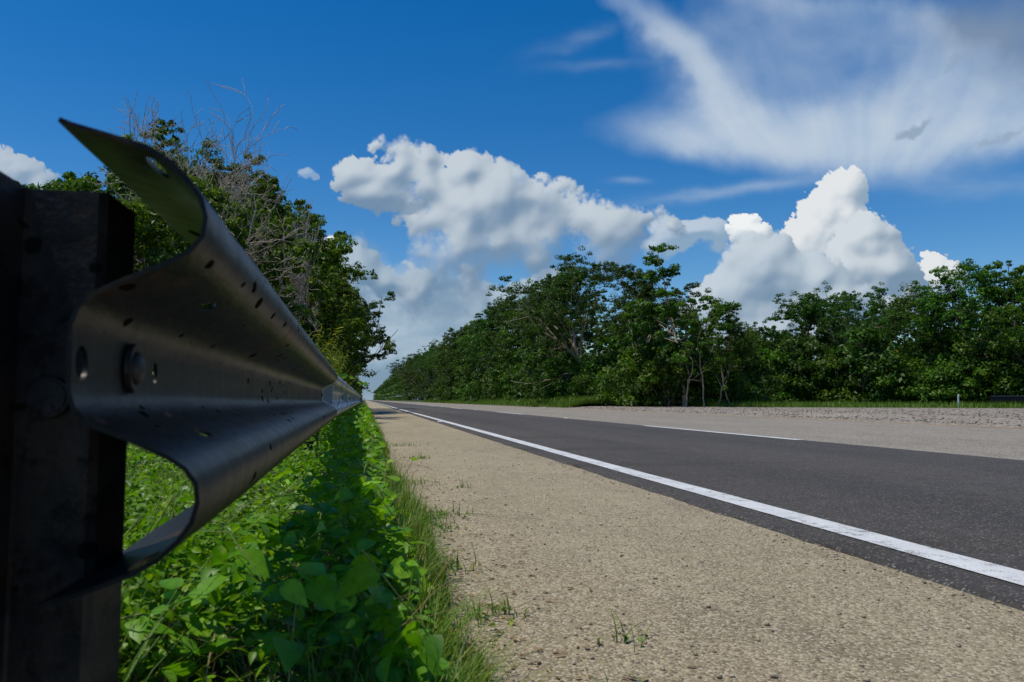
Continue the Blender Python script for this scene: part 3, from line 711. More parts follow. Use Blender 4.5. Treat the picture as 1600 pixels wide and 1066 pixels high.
PRM = dict(wob=.16, up=.06, taper=.55, kids=[5, 4, 3], t0=[.35, .35, .4], ang=[(28, 62), (28, 60), (25, 60)], len=(.55, .80), flat=.15)
def tree_proto(seed, H, Wd, trunk_r, leafmat, bark, lsize=.24, per=150, clump=.95, levels=2, prm=None, lean=(0, 0), forks=1, extra_low=0, flat=.7, keep_z=0.0, fill=40, zc=.62, zr=.36, keep=.6):
    rg = np.random.RandomState(seed); p = dict(PRM); p.update(prm or {})
    out, tips = [], []
    for f in range(forks):
        d = np.array([lean[0] + rg.uniform(-.18, .18) * (forks > 1), lean[1] + rg.uniform(-.18, .18) * (forks > 1), 1.0])
        grow(rg, (rg.uniform(-.12, .12) * (forks > 1), rg.uniform(-.12, .12) * (forks > 1), -.15), d, H * .50, trunk_r * (1 if f == 0 else .7), 0, levels, out, tips, p)
    T = np.array(tips)
    # fit: height H, horizontal radius Wd
    top = T[:, 2].max() + clump * flat; sz = H / top
    cen = np.median(T[:, :2], 0); rad = np.percentile(np.linalg.norm(T[:, :2] - cen, axis=1), 88) + clump * .6; sx = Wd / rad
    def fit(P):
        P = np.array(P, float); k = np.clip(P[..., 2] / (H * .35), 0, 1)[..., None]
        P[..., :2] = P[..., :2] * (1 + (sx - 1) * k); P[..., 2] *= sz; return P
    T = fit(T); T = T[T[:, 2] > keep_z * H]
    lines = [(fit(q), r) for q, r, l in out]
    V, F = tubes(lines, 6)
    tm = mesh_np('trunk', V, F, M[bark], smooth=True)
    C = T + rg.normal(0, .25, T.shape) * clump
    if extra_low:
        a = rg.uniform(0, 6.28, extra_low); rr = Wd * rg.uniform(.2, .95, extra_low)
        C = np.concatenate([C, np.stack([np.cos(a) * rr, np.sin(a) * rr, H * rg.uniform(.06, .5, extra_low)], -1)])
    if fill:
        C = C[(rg.rand(len(C)) < keep) | (C[:, 2] > .72 * H)]
        D = rg.normal(0, 1, (fill, 3)); D /= np.linalg.norm(D, axis=1, keepdims=True); D[:, 2] = np.where(D[:, 2] < -.5, -D[:, 2], D[:, 2])
        lob = 1 + .22 * np.sin(D[:, 0] * 4 + seed) * np.cos(D[:, 1] * 5 + seed * 2) + rg.uniform(-.28, .08, fill)
        C = np.concatenate([C, D * lob[:, None] * np.array([Wd - clump * .5, Wd - clump * .5, H * zr - clump * .4]) + np.array([cen[0] * 0, cen[1] * 0, H * zc])])
    rads = clump * rg.uniform(.55, 1.2, len(C))
    k = 6
    D = rg.normal(0, 1, (len(C) * k, 3)); D /= np.linalg.norm(D, axis=1, keepdims=True)
    rr_ = np.repeat(rads, k)
    Cs = np.repeat(C, k, 0) + D * (rr_ * rg.uniform(.35, 1.0, len(rr_)))[:, None] * np.array([1, 1, flat])
    V, F, t = leaf_cloud(rg, Cs, rr_ * rg.uniform(.22, .50, len(rr_)), max(per // k, 6), lsize, flat=.75, upb=.4, ctint=.45)
    cm = mesh_np('crown', V, F, M[leafmat], tint=t)
    return tm, cm
def shrub_proto(seed, H, Wd, leafmat, lsize=.2, nclump=26, per=130, clump=.55):
    rg = np.random.RandomState(seed)
    a = rg.uniform(0, 6.28, nclump); q = rg.uniform(0, 1, nclump) ** .6
    z = H * rg.uniform(.08, 1, nclump); wz = np.sqrt(np.clip(1 - (z / H - .35) ** 2 / .5, .08, 1))
    C = np.stack([np.cos(a) * q * Wd * wz, np.sin(a) * q * Wd * wz, z - clump * .3], -1)
    lines = []
    for c in C[:: 2]:
        b = np.array([c[0] * .15, c[1] * .15, -.05]); m = (b + c) / 2 + rg.normal(0, .1, 3)
        lines.append(([b, m, c], [.035, .022, .008]))
    V, F = tubes(lines, 5); tm = mesh_np('stems', V, F, M['bark'], smooth=True)
    V, F, t = leaf_cloud(rg, C, clump * rg.uniform(.6, 1.3, nclump), per, lsize, flat=.7)
    return tm, mesh_np('foliage', V, F, M[leafmat], tint=t)
def make_tree(meshes, name, parts, loc, rz, sc, label, cat, group=None):
    r = empty(name, loc, rz, sc)
    for pn, me in zip(parts, meshes): link(pn, me, r)
    return tag(r, label, cat, group)

TP = ('trunk', 'crown'); SP = ('stems', 'foliage')
PF = {}
PF['a'] = tree_proto(11, 10, 3.7, .17, 'leaf_forest', 'bark', .17, 300, .95, extra_low=32, fill=52)
PF['b'] = tree_proto(12, 10, 3.4, .16, 'leaf_blue', 'bark', .16, 300, .90, prm=dict(kids=[6, 4, 3]), extra_low=30, fill=48)
PF['c'] = tree_proto(13, 10, 3.9, .18, 'leaf_forest', 'bark', .18, 300, 1.0, prm=dict(flat=.2), extra_low=34, fill=56)
PF['d'] = tree_proto(14, 10, 3.3, .15, 'leaf_olive', 'bark', .16, 280, .85, forks=2, extra_low=26, fill=40)
PF['e'] = tree_proto(15, 10, 3.7, .15, 'leaf_blue', 'bark_pale', .13, 300, .75, prm=dict(kids=[6, 4, 3], flat=.25), forks=2, extra_low=23, fill=46, zc=.68, zr=.31)
PF['open'] = tree_proto(33, 10, 3.1, .12, 'leaf_forest', 'bark_pale', .17, 300, .62, prm=dict(kids=[9, 4, 3], flat=.45, t0=[.22, .4, .4], ang=[(50, 82), (30, 60), (25, 60)], len=(.40, .62), wob=.15), flat=.42, extra_low=16, fill=0)
SH = [shrub_proto(40, 2.6, 1.5, 'leaf_shrub'), shrub_proto(41, 3.2, 1.7, 'leaf_forest', .22, 30), shrub_proto(42, 2.0, 1.5, 'leaf_shrub', .18, 22), shrub_proto(43, 3.6, 1.6, 'leaf_blue', .22, 34)]

# right-hand treeline, near part (x, y, height, kind, label)
near_right = [
 (18.9, 44.6, 10.4, 'open', 1.05, 'tall slender tree with open tiered branches at the near end of the right treeline'),
 (17.6, 52.5, 10.4, 'e', .85, 'tree with a pale forked trunk showing, just left of the tall tiered tree'),
 (18.2, 60.0, 12.4, 'e', 1.0, 'feathery crowned tree forming the highest point left of the tiered tree'),
 (17.2, 67.5, 12.0, 'b', 1.0, 'dark round crowned tree left of the feathery crowned tree'),
 (17.6, 77.0, 12.0, 'a', 1.0, 'broad green tree at the middle of the long right treeline'),
 (17.2, 87.5, 12.2, 'b', 1.05, 'blue-green tree whose flat top meets the low cloud, right of the step in the treeline'),
 (16.8, 98.0, 12.8, 'b', 1.05, 'dark tree at the corner where the treeline steps down towards the vanishing point'),
 (17.0, 112., 12.0, 'c', 1.0, 'first lower tree after the step down in the right treeline'),
 (16.6, 125., 12.6, 'b', 1.0, 'second lower tree after the step, olive topped'),
 (22.0, 45.6, 6.4, 'a', .8, 'leaning leafy tree right of the tall tiered tree, at the treeline corner'),
 (24.2, 47.5, 4.9, 'c', .8, 'low bright green tree closing the corner of the treeline'),
 (33.2, 63.0, 7.0, 'a', .9, 'low rounded tree at the left end of the grove behind the gravel'),
 (36.4, 60.5, 9.8, 'b', .95, 'tree with sky showing through its top, left part of the grove behind the gravel'),
 (39.6, 57.5, 9.9, 'e', .95, 'wide feathery tree at the middle of the grove behind the gravel'),
 (41.9, 53.5, 9.4, 'a', .95, 'green tree above the yellow-leaved shrub in the grove'),
 (43.4, 49.0, 10.6, 'c', 1.0, 'tall tree rising to the right of the small bright cumulus'),
 (45.0, 44.5, 10.7, 'a', 1.0, 'tall tree cut by the right edge of the picture'),
 (48.5, 40.0, 10.2, 'b', 1.0, 'tree just outside the right side beside the edge tree'),
]
rr = random.Random(7)
for (x, y, h, k, ws, lab) in near_right:
    s_ = h / 10
    make_tree(PF[k], 'tree', TP, (x, y, .1), rr.uniform(0, 6.28), (s_ * ws, s_ * ws, s_), lab, 'tree', 'trees along the right side')
# back row and mid distance : alike
kinds = ['a', 'b', 'c', 'd', 'e', 'b', 'a']
back = []
for i, y in enumerate(np.arange(64, 132, 8.5)): back.append((24.5 + rr.uniform(-1.5, 1.5), y, rr.uniform(9.5, 10.5)))
for (x, y) in [(31, 80), (35, 78), (39, 76), (43, 73.5), (47, 71), (28, 86), (28, 74), (33, 88)]: back.append((x, y, rr.uniform(7.2, 8.3)))
for (x, y) in [(41, 66), (45.5, 62), (48, 56.5), (50, 51), (53, 45)]: back.append((x, y, rr.uniform(8.8, 9.8)))
for i, (x, y, h) in enumerate(back):
    s_ = h / 10; make_tree(PF[rr.choice(kinds)], 'tree', TP, (x, y, .1), rr.uniform(0, 6.28), s_, 'woodland tree half hidden behind the front row on the right', 'tree', 'trees behind the front row on the right')
y = 136.
while y < 300:
    h = np.interp(y, [130, 300], [13.0, 14.8]) * rr.uniform(.92, 1.06); s_ = h / 10
    make_tree(PF[rr.choice(kinds)], 'tree', TP, (17.2 + rr.uniform(-.8, .8), y, .1), rr.uniform(0, 6.28), (s_ * .95, s_ * .95, s_), 'distant tree of the right treeline shrinking towards the vanishing point', 'tree', 'distant trees on the right')
    y += rr.uniform(7, 9.5)
# shrubs at the foot
for i in range(70):
    if i < 46: y = 45.5 + i * 2.6; x = 15.9 + rr.uniform(-.5, .8) + (1.6 if y < 54 else 0)
    else:
        t = (i - 46) / 23; x = 29 + 17.5 * t + rr.uniform(-.4, .4); y = 61.5 - 17.5 * t ** 1.3 + rr.uniform(-1, .5) - 2.2
    m_ = SH[rr.randrange(4)]; s_ = rr.uniform(.9, 1.7)
    make_tree(m_, 'shrub', SP, (x, y, .15), rr.uniform(0, 6.28), s_, ('leafy shrub at the foot of the grove behind the gravel' if i >= 46 else 'nearer leafy shrub in the row below the feathery and dark round crowned trees' if i < 14 else 'mid-distance shrub in the row below the long right treeline' if i < 28 else 'far small shrub below the lower trees of the long right treeline'), 'shrub', ['shrubs below the near right treeline', 'shrubs below the long right treeline', 'far shrubs below the right treeline', 'shrubs in front of the grove'][3 if i >= 46 else 0 if i < 14 else 1 if i < 28 else 2])
for (x, y, s_, k, lab) in [(17.6, 46.6, 1.2, 0, 'bright leafy shrub at the foot of the tall tiered tree'), (20.4, 46.2, 1.3, 1, 'shrub between the pale slender trunks at the treeline corner'), (22.6, 45.2, 1.0, 2, 'low round shrub beside the gravel tip'), (24.4, 46.6, 1.1, 0, 'sunlit shrub at the right end of the treeline corner'), (27.5, 50.0, 1.0, 2, 'small shrub alone in the grass between the corner and the grove')]:
    make_tree(SH[k], 'shrub', SP, (x, y, .1), rr.uniform(0, 6.28), s_, lab, 'shrub')
ysh = shrub_proto(47, 2.0, .9, 'leaf_yellow', .17, 9, 90, .45)
make_tree(ysh, 'shrub', SP, (39.6, 53.2, 2.3), 0, 1.0, 'small yellow-leaved shrub glowing in the middle of the grove behind the gravel', 'shrub')
# slender pale stems at the corner
for i, (x, y, h, lx, lab) in enumerate([
    (18.6, 43.6, 3.6, .30, 'curved yellowish bare stem below the tiered tree'),
    (19.7, 43.4, 5.2, -.03, 'upright pale slender trunk right of the curved stem'),
    (20.6, 43.5, 3.0, .06, 'short thin pale trunk at the treeline corner'),
    (21.6, 44.0, 3.4, .35, 'leaning white stemmed sapling near the gravel tip'),
    (16.9, 50.2, 5.2, .05, 'tall thin trunk standing before the dark foliage left of the tiered tree')]):
    rg = np.random.RandomState(60 + i); out, tips = [], []
    grow(rg, (0, 0, -.1), (lx, 0, 1), h * .62, .055, 0, 2, out, tips, dict(PRM, kids=[3, 2, 2], t0=[.6, .4, .4], wob=.2))
    V, F = tubes([(q, r) for q, r, l in out], 5); tm = mesh_np('trunk', V, F, M['bark_pale'], smooth=True)
    V, F, t = leaf_cloud(rg, np.array(tips), np.full(len(tips), .35), 40, .18); cm = mesh_np('crown', V, F, M['leaf_shrub'], tint=t)
    make_tree((tm, cm), 'sapling', TP, (x, y, .1), 0, 1, lab, 'sapling')

# far woods, both sides: one mass beyond 300 m
def far_woods():
    rg = np.random.RandomState(90); C = []; Rr = []
    for side in (1, -1):
        for y in np.arange(300, 1500, 3.2):
            for row in range(3):
                x = (16.5 + row * 3.5 + rg.uniform(-1.5, 1.5)) if side > 0 else (-8.5 - row * 3.5 + rg.uniform(-1.2, 1.2))
                top = 14 + 2.5 * (fbm(np.array(y / 22), np.array(side * 5. + row), 3, 2) - .3)
                for z in ((2.0, 5, 8.5, top) if row == 0 else (9, top)):
                    C.append((x + (1.6 if z > 6 else 0) * 0, y + rg.uniform(-2, 2), z - 1.2)); Rr.append(rg.uniform(1.6, 2.7))
    V, F, t = leaf_cloud(rg, np.array(C), np.array(Rr), 34, .95, asp=.6, flat=.75)
    tag(link('far_woods', mesh_np('far_woods', V, F, M['leaf_blue'], tint=t)), 'dense far-off woods lining both sides of the road', 'woods', kind='stuff')
far_woods()
def back_woods():
    rg = np.random.RandomState(91); n = 900; t = rg.rand(n); y = 55 + 110 * t; x = 30 + 26 * rg.rand(n); a = rg.rand(n) < .45
    x = np.where(a, 52 + 12 * rg.rand(n), x); y = np.where(a, 30 + 50 * rg.rand(n), np.maximum(y, 92 - (x - 30) * .9)); z = .4 + 6.2 * rg.rand(n)
    x2 = 20.5 + 4 * rg.rand(420); y2 = 62 + 240 * rg.rand(420); z2 = .3 + 5 * rg.rand(420)
    x = np.concatenate([x, x2]); y = np.concatenate([y, y2]); z = np.concatenate([z, z2]); n = len(x)
    V, F, t = leaf_cloud(rg, np.stack([x, y, z], -1), rg.uniform(1.3, 2.4, n), 60, .6, asp=.6, flat=.8)
    tag(link('woods', mesh_np('woods', V, F, M['leaf_blue'], tint=t)), 'deep shaded woodland undergrowth behind the right-hand trees', 'woods', kind='stuff')
back_woods()

# ------------------------------------------------------------------ left trees
PL = {}
PL['l1'] = tree_proto(78, 7.0, 1.9, .05, 'leaf_left', 'bark', .15, 220, .5, prm=dict(kids=[6, 4, 3]), flat=.65, fill=34, keep=1.0, zc=.7, zr=.25)
PL['l2'] = tree_proto(72, 9.2, 3.0, .14, 'leaf_blue', 'bark', .12, 300, .60, prm=dict(kids=[6, 4, 4], flat=.3), flat=.5, fill=70, keep=.45)
PL['l3'] = tree_proto(73, 4.2, 2.0, .07, 'leaf_left', 'bark', .11, 260, .50, prm=dict(kids=[6, 4, 3]), extra_low=24, flat=.7, fill=80, zc=.55, zr=.42)
PL['l4'] = tree_proto(74, 8.8, 2.6, .13, 'leaf_left', 'bark', .14, 240, .62, prm=dict(kids=[6, 4, 4]), extra_low=34, fill=125, zc=.58, zr=.40, keep=.4)
PL['l5'] = tree_proto(75, 7.4, 2.6, .12, 'leaf_olive', 'bark', .14, 240, .60, prm=dict(kids=[6, 4, 4]), extra_low=34, fill=125, zc=.56, zr=.42, keep=.4)
left = [
 ('l1', -8.4, 23.5, 7.5, 'pale leaved tree showing above the guardrail post at the far left'),
 ('l2', -6.4, 27.5, 8.7, 'tall dark feathery tree standing behind the leafless tree'),
 ('l2', -4.6, 29.5, 8.6, 'second dark feathery tree, right of the fan of bare twigs'),
 ('l4', -3.4, 33.0, 8.9, 'dark evergreen tree to the right of the leafless tree'),
 ('l4', -5.6, 24.5, 8.0, 'full leafy tree rising behind the cut lip of the beam'),
 ('l4', -4.3, 27.0, 8.5, 'full leafy tree behind the crown of bare twigs'),
 ('l3', -3.7, 14.5, 4.3, 'low bright green tree seen through the gap beside the post'),
 ('l3', -3.6, 18.5, 5.2, 'bright leafy tree right behind the beam below the leafless tree'),
 ('l5', -4.3, 23.0, 6.3, 'olive green tree behind the sloping top of the guardrail'),
 ('l3', -2.6, 24.5, 4.9, 'bright green tree close to the verge below the tangled bare twigs'),
 ('l4', -2.7, 36.5, 8.1, 'green tree below the small bright cloud patch on the left'),
 ('l5', -2.4, 42.0, 7.3, 'olive tree overhanging the left verge, second from its right end'),
 ('l5', -1.6, 48.0, 7.2, 'rightmost overhanging tree of the left side, branches reaching over the verge'),
 ('l3', -1.9, 31.0, 4.4, 'low bright tree on the verge below the overhanging olive trees'),
 ('l2', -8.0, 20.0, 4.0, 'low dark tree far left behind the post'),
]
for i, (k, x, y, h, lab) in enumerate(left):
    H0 = dict(l1=7.0, l2=9.2, l3=4.2, l4=8.8, l5=7.4)[k]; s_ = h / H0
    make_tree(PL[k], 'tree', TP, (x, y, 0), rr.uniform(0, 6.28), (max(s_, .8), max(s_, .8), s_), lab, 'tree', 'trees on the left side')
for i in range(12):
    y = 54 + i * 9; make_tree(PL[rr.choice(['l4', 'l5', 'l2'])], 'tree', TP, (-4.6 - .02 * (y - 50) + rr.uniform(-.6, .4), y, 0), rr.uniform(0, 6.28), rr.uniform(.8, .95) * (1 + i * .03), 'distant tree of the left treeline behind the overhanging trees', 'tree', 'distant trees on the left')
for i in range(14):
    y = 140 + i * 12; make_tree(PF[rr.choice(kinds)], 'tree', TP, (-7.2 + rr.uniform(-.6, .4), y, 0), rr.uniform(0, 6.28), rr.uniform(1.1, 1.3), 'distant tree of the left treeline behind the overhanging trees', 'tree', 'distant trees on the left')
for i in range(24):
    y = 9 + i * 2.3; m_ = SH[rr.randrange(3)]
    x = -2.6 - rr.uniform(0, 1.6) if y < 26 else -1.9 - rr.uniform(0, .8)
    if y < 15: x -= 1.2
    make_tree(m_, 'shrub', SP, (x, y, 0), rr.uniform(0, 6.28), rr.uniform(.55, .8) if y < 26 else rr.uniform(.75, 1.05), 'leafy shrub along the left verge behind the guardrail', 'shrub', 'shrubs behind the guardrail')

# leafless trees
def bare(seed, H, Wd, r, lean, kids, levels=5):
    rg = np.random.RandomState(seed); out, tips = [], []
    p = dict(wob=.22, up=.02, taper=.6, kids=kids, t0=[.45, .3, .25, .2, .2, .2], ang=[(25, 55), (25, 58), (22, 58), (20, 55), (20, 55), (20, 50)], len=(.52, .78), flat=0.0)
    grow(rg, (0, 0, -.1), (lean, 0, 1), H * .36, r, 0, levels, out, tips, p)
    T = np.array(tips); sz = H / T[:, 2].max(); cen = np.median(T[:, :2], 0)
    sx = Wd / np.percentile(np.linalg.norm(T[:, :2] - cen, axis=1), 92)
    def fit(P):
        P = np.array(P, float); k = np.clip(P[..., 2] / (H * .4), 0, 1)[..., None]; P[..., :2] = (P[..., :2] - cen * k) * (1 + (sx - 1) * k); P[..., 2] *= sz; return P
    thick = [(fit(q), np.maximum(w_, .0045)) for q, w_, l in out if l < 3]; thin = [(fit(q), np.maximum(w_, .0045)) for q, w_, l in out if l >= 3]
    V, F = tubes(thick, 6); a = mesh_np('trunk', V, F, M['bark_dead'], smooth=True)
    V, F = tubes(thin, 3); b = mesh_np('twigs', V, F, M['bark_dead'], smooth=True)
    return a, b
bt = make_tree(bare(109, 6.35, 2.1, .09, .05, [5, 4, 4, 4, 3]), 'leafless_tree', ('trunk', 'twigs'), (-3.0, 15.2, 0), 0.4, 1, 'large leafless tree with a fan of fine pale twigs above the beam', 'tree')
for ch in list(bt.children):
    c = ch.copy(); COL.objects.link(c); c.parent = bt; c.rotation_euler = (0, 0, 2.3); c.location = (-.35, .5, 0); c.scale = (.95, .95, .96)
make_tree(bare(105, 5.3, .62, .05, .1, [5, 4, 3, 3, 3]), 'leafless_tree', ('trunk', 'twigs'), (-1.5, 18.8, 0), 0, 1, 'smaller leafless tree with tangled twigs beside the bright cloud patch', 'tree')

# ------------------------------------------------------------------ grasses and ground cover
def blades(rg, P, Hh, W_, bend=.5, seg=3):
    n = len(P); az = rg.uniform(0, 6.283, n); dirx = np.cos(az); diry = np.sin(az)
    bd = rg.uniform(.1, 1, n) * bend
    T = np.linspace(0, 1, seg + 1); Vs = []
    for t in T:
        wv = W_ * (1 - t ** 1.6) * .5 + .0004
        x = P[:, 0] + dirx * bd * Hh * t * t; y = P[:, 1] + diry * bd * Hh * t * t; z = P[:, 2] + Hh * (t - .35 * bd * t * t)
        Vs.append(np.stack([x - diry * wv, y + dirx * wv, z], -1)); Vs.append(np.stack([x + diry * wv, y - dirx * wv, z], -1))
    V = np.stack(Vs, 1); k = 2 * (seg + 1)
    base = np.arange(n) * k
    F = np.concatenate([np.stack([base + 2 * i, base + 2 * i + 1, base + 2 * i + 3, base + 2 * i + 2], -1) for i in range(seg)])
    tint = np.repeat(np.clip(rg.normal(.5, .2, n), 0, 1), k)
    return V.reshape(-1, 3), F, tint
LEAF_OUT = np.array([(0, 0), (.16, .22), (.36, .40), (.60, .34), (.82, .17), (1, 0), (.82, -.17), (.60, -.34), (.36, -.40), (.16, -.22)], float)
def leaves(rg, P, size, tilt=.5, width=1.0, tdir=None, fold=.22, droop=.25):
    n = len(P); az = rg.uniform(0, 6.283, n) if tdir is None else tdir
    N = np.stack([rg.normal(0, tilt, n), rg.normal(0, tilt, n), np.ones(n)], -1); N /= np.linalg.norm(N, axis=1, keepdims=True)
    T = np.stack([np.cos(az), np.sin(az), np.zeros(n)], -1); T -= N * (T * N).sum(1, keepdims=True); T /= np.linalg.norm(T, axis=1, keepdims=True)
    B = np.cross(N, T)
    hs_ = [(-.05, .13), (.02, .27), (.15, .37), (.32, .39), (.50, .33), (.68, .22), (.85, .10)]
    mx = [.04, .10, .20, .34, .50, .67, .84]
    pts = [(0, 0, 0)] + [(u, v, 0) for u, v in hs_] + [(1, 0, 0)] + [(u, -v, 0) for u, v in hs_] + [(u, 0, 1) for u in mx]
    L = np.array(pts)
    lz = np.abs(L[:, 1]) * fold - droop * L[:, 0] ** 2
    V = P[:, None] + size[:, None, None] * (L[None, :, 0:1] * T[:, None] + L[None, :, 1:2] * width * B[:, None] + lz[None, :, None] * N[:, None])
    q = []
    for i in range(6): q += [(1 + i, 16 + i, 17 + i, 2 + i), (16 + i, 9 + i, 10 + i, 17 + i)]
    q = np.array(q); t3 = np.array([(0, 16, 1), (0, 9, 16), (7, 22, 8), (15, 8, 22)])
    nv = 23; base = (np.arange(n) * nv)[:, None, None]
    tint = np.repeat(np.clip(rg.normal(.5, .2, n), 0, 1), nv).reshape(n, nv); tint[:, 16:] += .14; tint[:, 0] += .1
    return V.reshape(-1, 3), [(q[None] + base).reshape(-1, 4), (t3[None] + base).reshape(-1, 3)], np.clip(tint.ravel(), 0, 1)

rg = np.random.RandomState(200)
def canopy(x, y):
    h = (.38 + .12 * sstep(2.5, 8, y)) * sstep(.24, .0, x) * (.75 + .7 * (fbm(x * 4, y * 3, 3, 44) - .4))
    return np.clip(h, .01, .54)
def ylog(n, a, b): return a * (b / a) ** rg.rand(n)
# broad leaved creeper under the rail
n = 13000
y = ylog(n, 1.0, 30); x = -1.3 + 1.47 * rg.rand(n) ** .6
x += .05 * np.sin(y * 3) ; z = canopy(x, y) * (rg.uniform(0.1, 1, n) ** .45)
patch = fbm(x * 2.5, y * 1.8, 3, 71); keep = (patch > .40) | (rg.rand(n) < .25)
x, y, z = x[keep], y[keep], z[keep]; n = len(x)
size = np.clip(rg.normal(.038, .012, n), .015, .075)
V, F, t = leaves(rg, np.stack([x, y, z], -1), size, .55, 1.0)
tag(link('creeper_leaves', mesh_np('creeper_leaves', V, F, M['leaf_vine'], tint=t, smooth=True)), 'bright green broad-leaved creeper growing under the guardrail', 'creeper', kind='stuff')
# small leaved weeds : field left of the rail and mixed in
n = 52000
y = ylog(n, 1.1, 26); x = np.where(rg.rand(n) < .55, -.28 - y * .55 * rg.rand(n), -1.0 + 1.18 * rg.rand(n))
hh = .31 + .18 * (fbm(x * 1.5, y * 1.5, 3, 12) - .5) + .16 * sstep(2.8, 4.0, y) * (1 - sstep(12, 20, y)); hh = np.where(x > -.2, canopy(x, y) * .9, hh)
z = hh * rg.uniform(0, 1, n) ** .5
size = np.clip(rg.normal(.024, .008, n), .010, .05) * np.clip(y / 4, .8, 2.2)
V, F, t = leaves(rg, np.stack([x, y, z], -1), size, .7, .75)
tag(link('weeds', mesh_np('weeds', V, F, M['leaf_shrub' if 0 else 'leaf_vine'], tint=np.clip(t - .12, 0, 1), smooth=True)), 'low small-leaved weeds covering the ground behind and under the guardrail', 'weeds', kind='stuff')
# grass along the shoulder edge and in the field
n = 26000
y = ylog(n, .9, 40); edge = .205 + .10 * (fbm(y * 2.2, y * 0, 4, 8) - .5) * 2 + .08 * (fbm(y * .7, y * 0 + 3, 3, 9) - .5)
x = edge - np.abs(rg.normal(0, .16, n)); far_ = rg.rand(n) < .25; x = np.where(far_, -.3 - y * .5 * rg.rand(n), x)
Hb = rg.uniform(.06, .24, n) * np.clip((edge - x) / .14 + .35, .35, 1.2); Hb = np.where(far_, rg.uniform(.2, .45, n), Hb)
V, F, t = blades(rg, np.stack([x, y, np.zeros(n) - .005], -1), Hb, rg.uniform(.002, .0055, n) * np.clip(y / 5, 1, 4), .9, 4)
tag(link('grass', mesh_np('grass', V, F, M['grass'], tint=t, smooth=True)), 'short green grass fringing the beige shoulder', 'grass', kind='stuff')
# isolated tufts creeping on the shoulder
P = []
for (cx, cy, k, rr_) in [(0.27, 3.4, 70, .07), (0.33, 3.75, 90, .08), (0.24, 2.6, 60, .06), (0.29, 5.2, 60, .07), (0.31, 2.0, 50, .05), (.5, 7.4, 40, .06), (.62, 4.9, 12, .03), (.58, 1.75, 14, .04), (.44, 9.5, 60, .1), (.46, 1.35, 30, .04)]:
    P.append(np.stack([rg.normal(cx, rr_, k), rg.normal(cy, rr_, k), np.zeros(k)], -1))
P = np.concatenate(P); V, F, t = blades(rg, P, rg.uniform(.02, .09, len(P)), np.full(len(P), .0035), 1.6, 4)
V2, F2, t2 = leaves(rg, P[::2] + np.array([0, 0, .012]), rg.uniform(.012, .026, len(P[::2])), .5, .8)
nV = len(V)
tag(link('shoulder_weeds', mesh_np('shoulder_weeds', np.concatenate([V, V2]), [F, F2[0] + nV, F2[1] + nV], M['grass'], tint=np.concatenate([t, t2]), smooth=True)), 'small tufts of grass creeping onto the shoulder', 'grass', kind='stuff')
# trailing runners and dry stalks through the creeper
L_ = []
for k in range(120):
    y0 = float(ylog(1, 1.0, 10)[0]); x0 = rg.uniform(-1.0, .18); az = rg.uniform(0, 6.28); q = []
    ln = rg.uniform(.15, .5)
    for j in range(6):
        xx = x0 + math.cos(az) * ln * j / 5; yy = y0 + math.sin(az) * ln * j / 5; az += rg.normal(0, .25)
        q.append((xx, yy, float(canopy(np.array(xx), np.array(yy))) * rg.uniform(.75, 1.1) + .02))
    L_.append((q, np.linspace(.0013, .0007, 6)))
V, F = tubes(L_, 4)
tag(link('runners', mesh_np('runners', V, F, M['stem'], smooth=True)), 'thin green and tan runners trailing through the creeper', 'creeper', kind='stuff')
n = 900; y = ylog(n, 1.0, 30); x = rg.uniform(-.6, .22, n)
V, F, t = blades(rg, np.stack([x, y, canopy(x, y) * .4], -1), rg.uniform(.08, .24, n), np.full(n, .0022) * np.clip(y / 5, 1, 3), 1.2, 4)
tag(link('dry_stalks', mesh_np('dry_stalks', V, F, M['dead_leaf'], tint=t)), 'dry tan grass stalks poking out of the green verge', 'grass', kind='stuff')
# dry litter
n = 1400; y = ylog(n, 1.0, 9); x = rg.normal(.20, .16, n); x = np.minimum(x, 1.4)
V, F, t = leaves(rg, np.stack([x, y, np.where(x > .2, .004, .05) + 0 * x], -1), rg.uniform(.008, .03, n), .35, .5)
tag(link('dry_litter', mesh_np('dry_litter', V, F, M['dead_leaf'], tint=t)), 'dry brown leaf litter at the grass edge', 'litter', kind='stuff')
# far verge grass
n = 42000
y = 50 + 130 * rg.rand(n) ** 1.8; x = 12.75 + 3.6 * rg.rand(n) + (rg.rand(n) < .15) * 2
a = rg.rand(n) < .42
t_ = rg.rand(n); gx_ = 17.5 + 30 * t_; gyb = np.interp(gx_, [17.5, 19.6, 25, 32, 50], [52.5, 43.5, 38, 34, 24]); dep = np.interp(gx_, [17, 22, 30, 48], [1.5, 4, 22, 20])
x = np.where(a, gx_, x); y = np.where(a, gyb + dep * rg.rand(n) ** 1.6, y)
zz = np.where(a, .06, .34 * sstep(12.5, 14.6, x))
V, F, t = blades(rg, np.stack([x, y, zz - .05], -1), rg.uniform(.15, .62, n) * np.where(a, 1.0, np.interp(x, [12.7, 14], [.5, 1.15])), np.full(n, .035) * np.clip(y / 60, .8, 2), .8, 2)
tag(link('verge_grass', mesh_np('verge_grass', V, F, M['grass'], tint=t)), 'grass strip between the far road edge and the trees', 'grass', kind='stuff')
n = 900; x = 12.6 + 8 * rg.rand(n) ** 2; y = 10 + 16 * rg.rand(n)
pt = fbm(x * 1.2, y * .7, 3, 99) > .56; x, y = x[pt], y[pt]; n = len(x)
V, F, t = blades(rg, np.stack([x, y, gravz(x, y)], -1), rg.uniform(.04, .14, n), np.full(n, .02), 1.2, 2)
tag(link('gravel_weeds', mesh_np('gravel_weeds', V, F, M['grass'], tint=t)), 'sparse low weeds along the near edge of the gravel', 'weeds', kind='stuff')

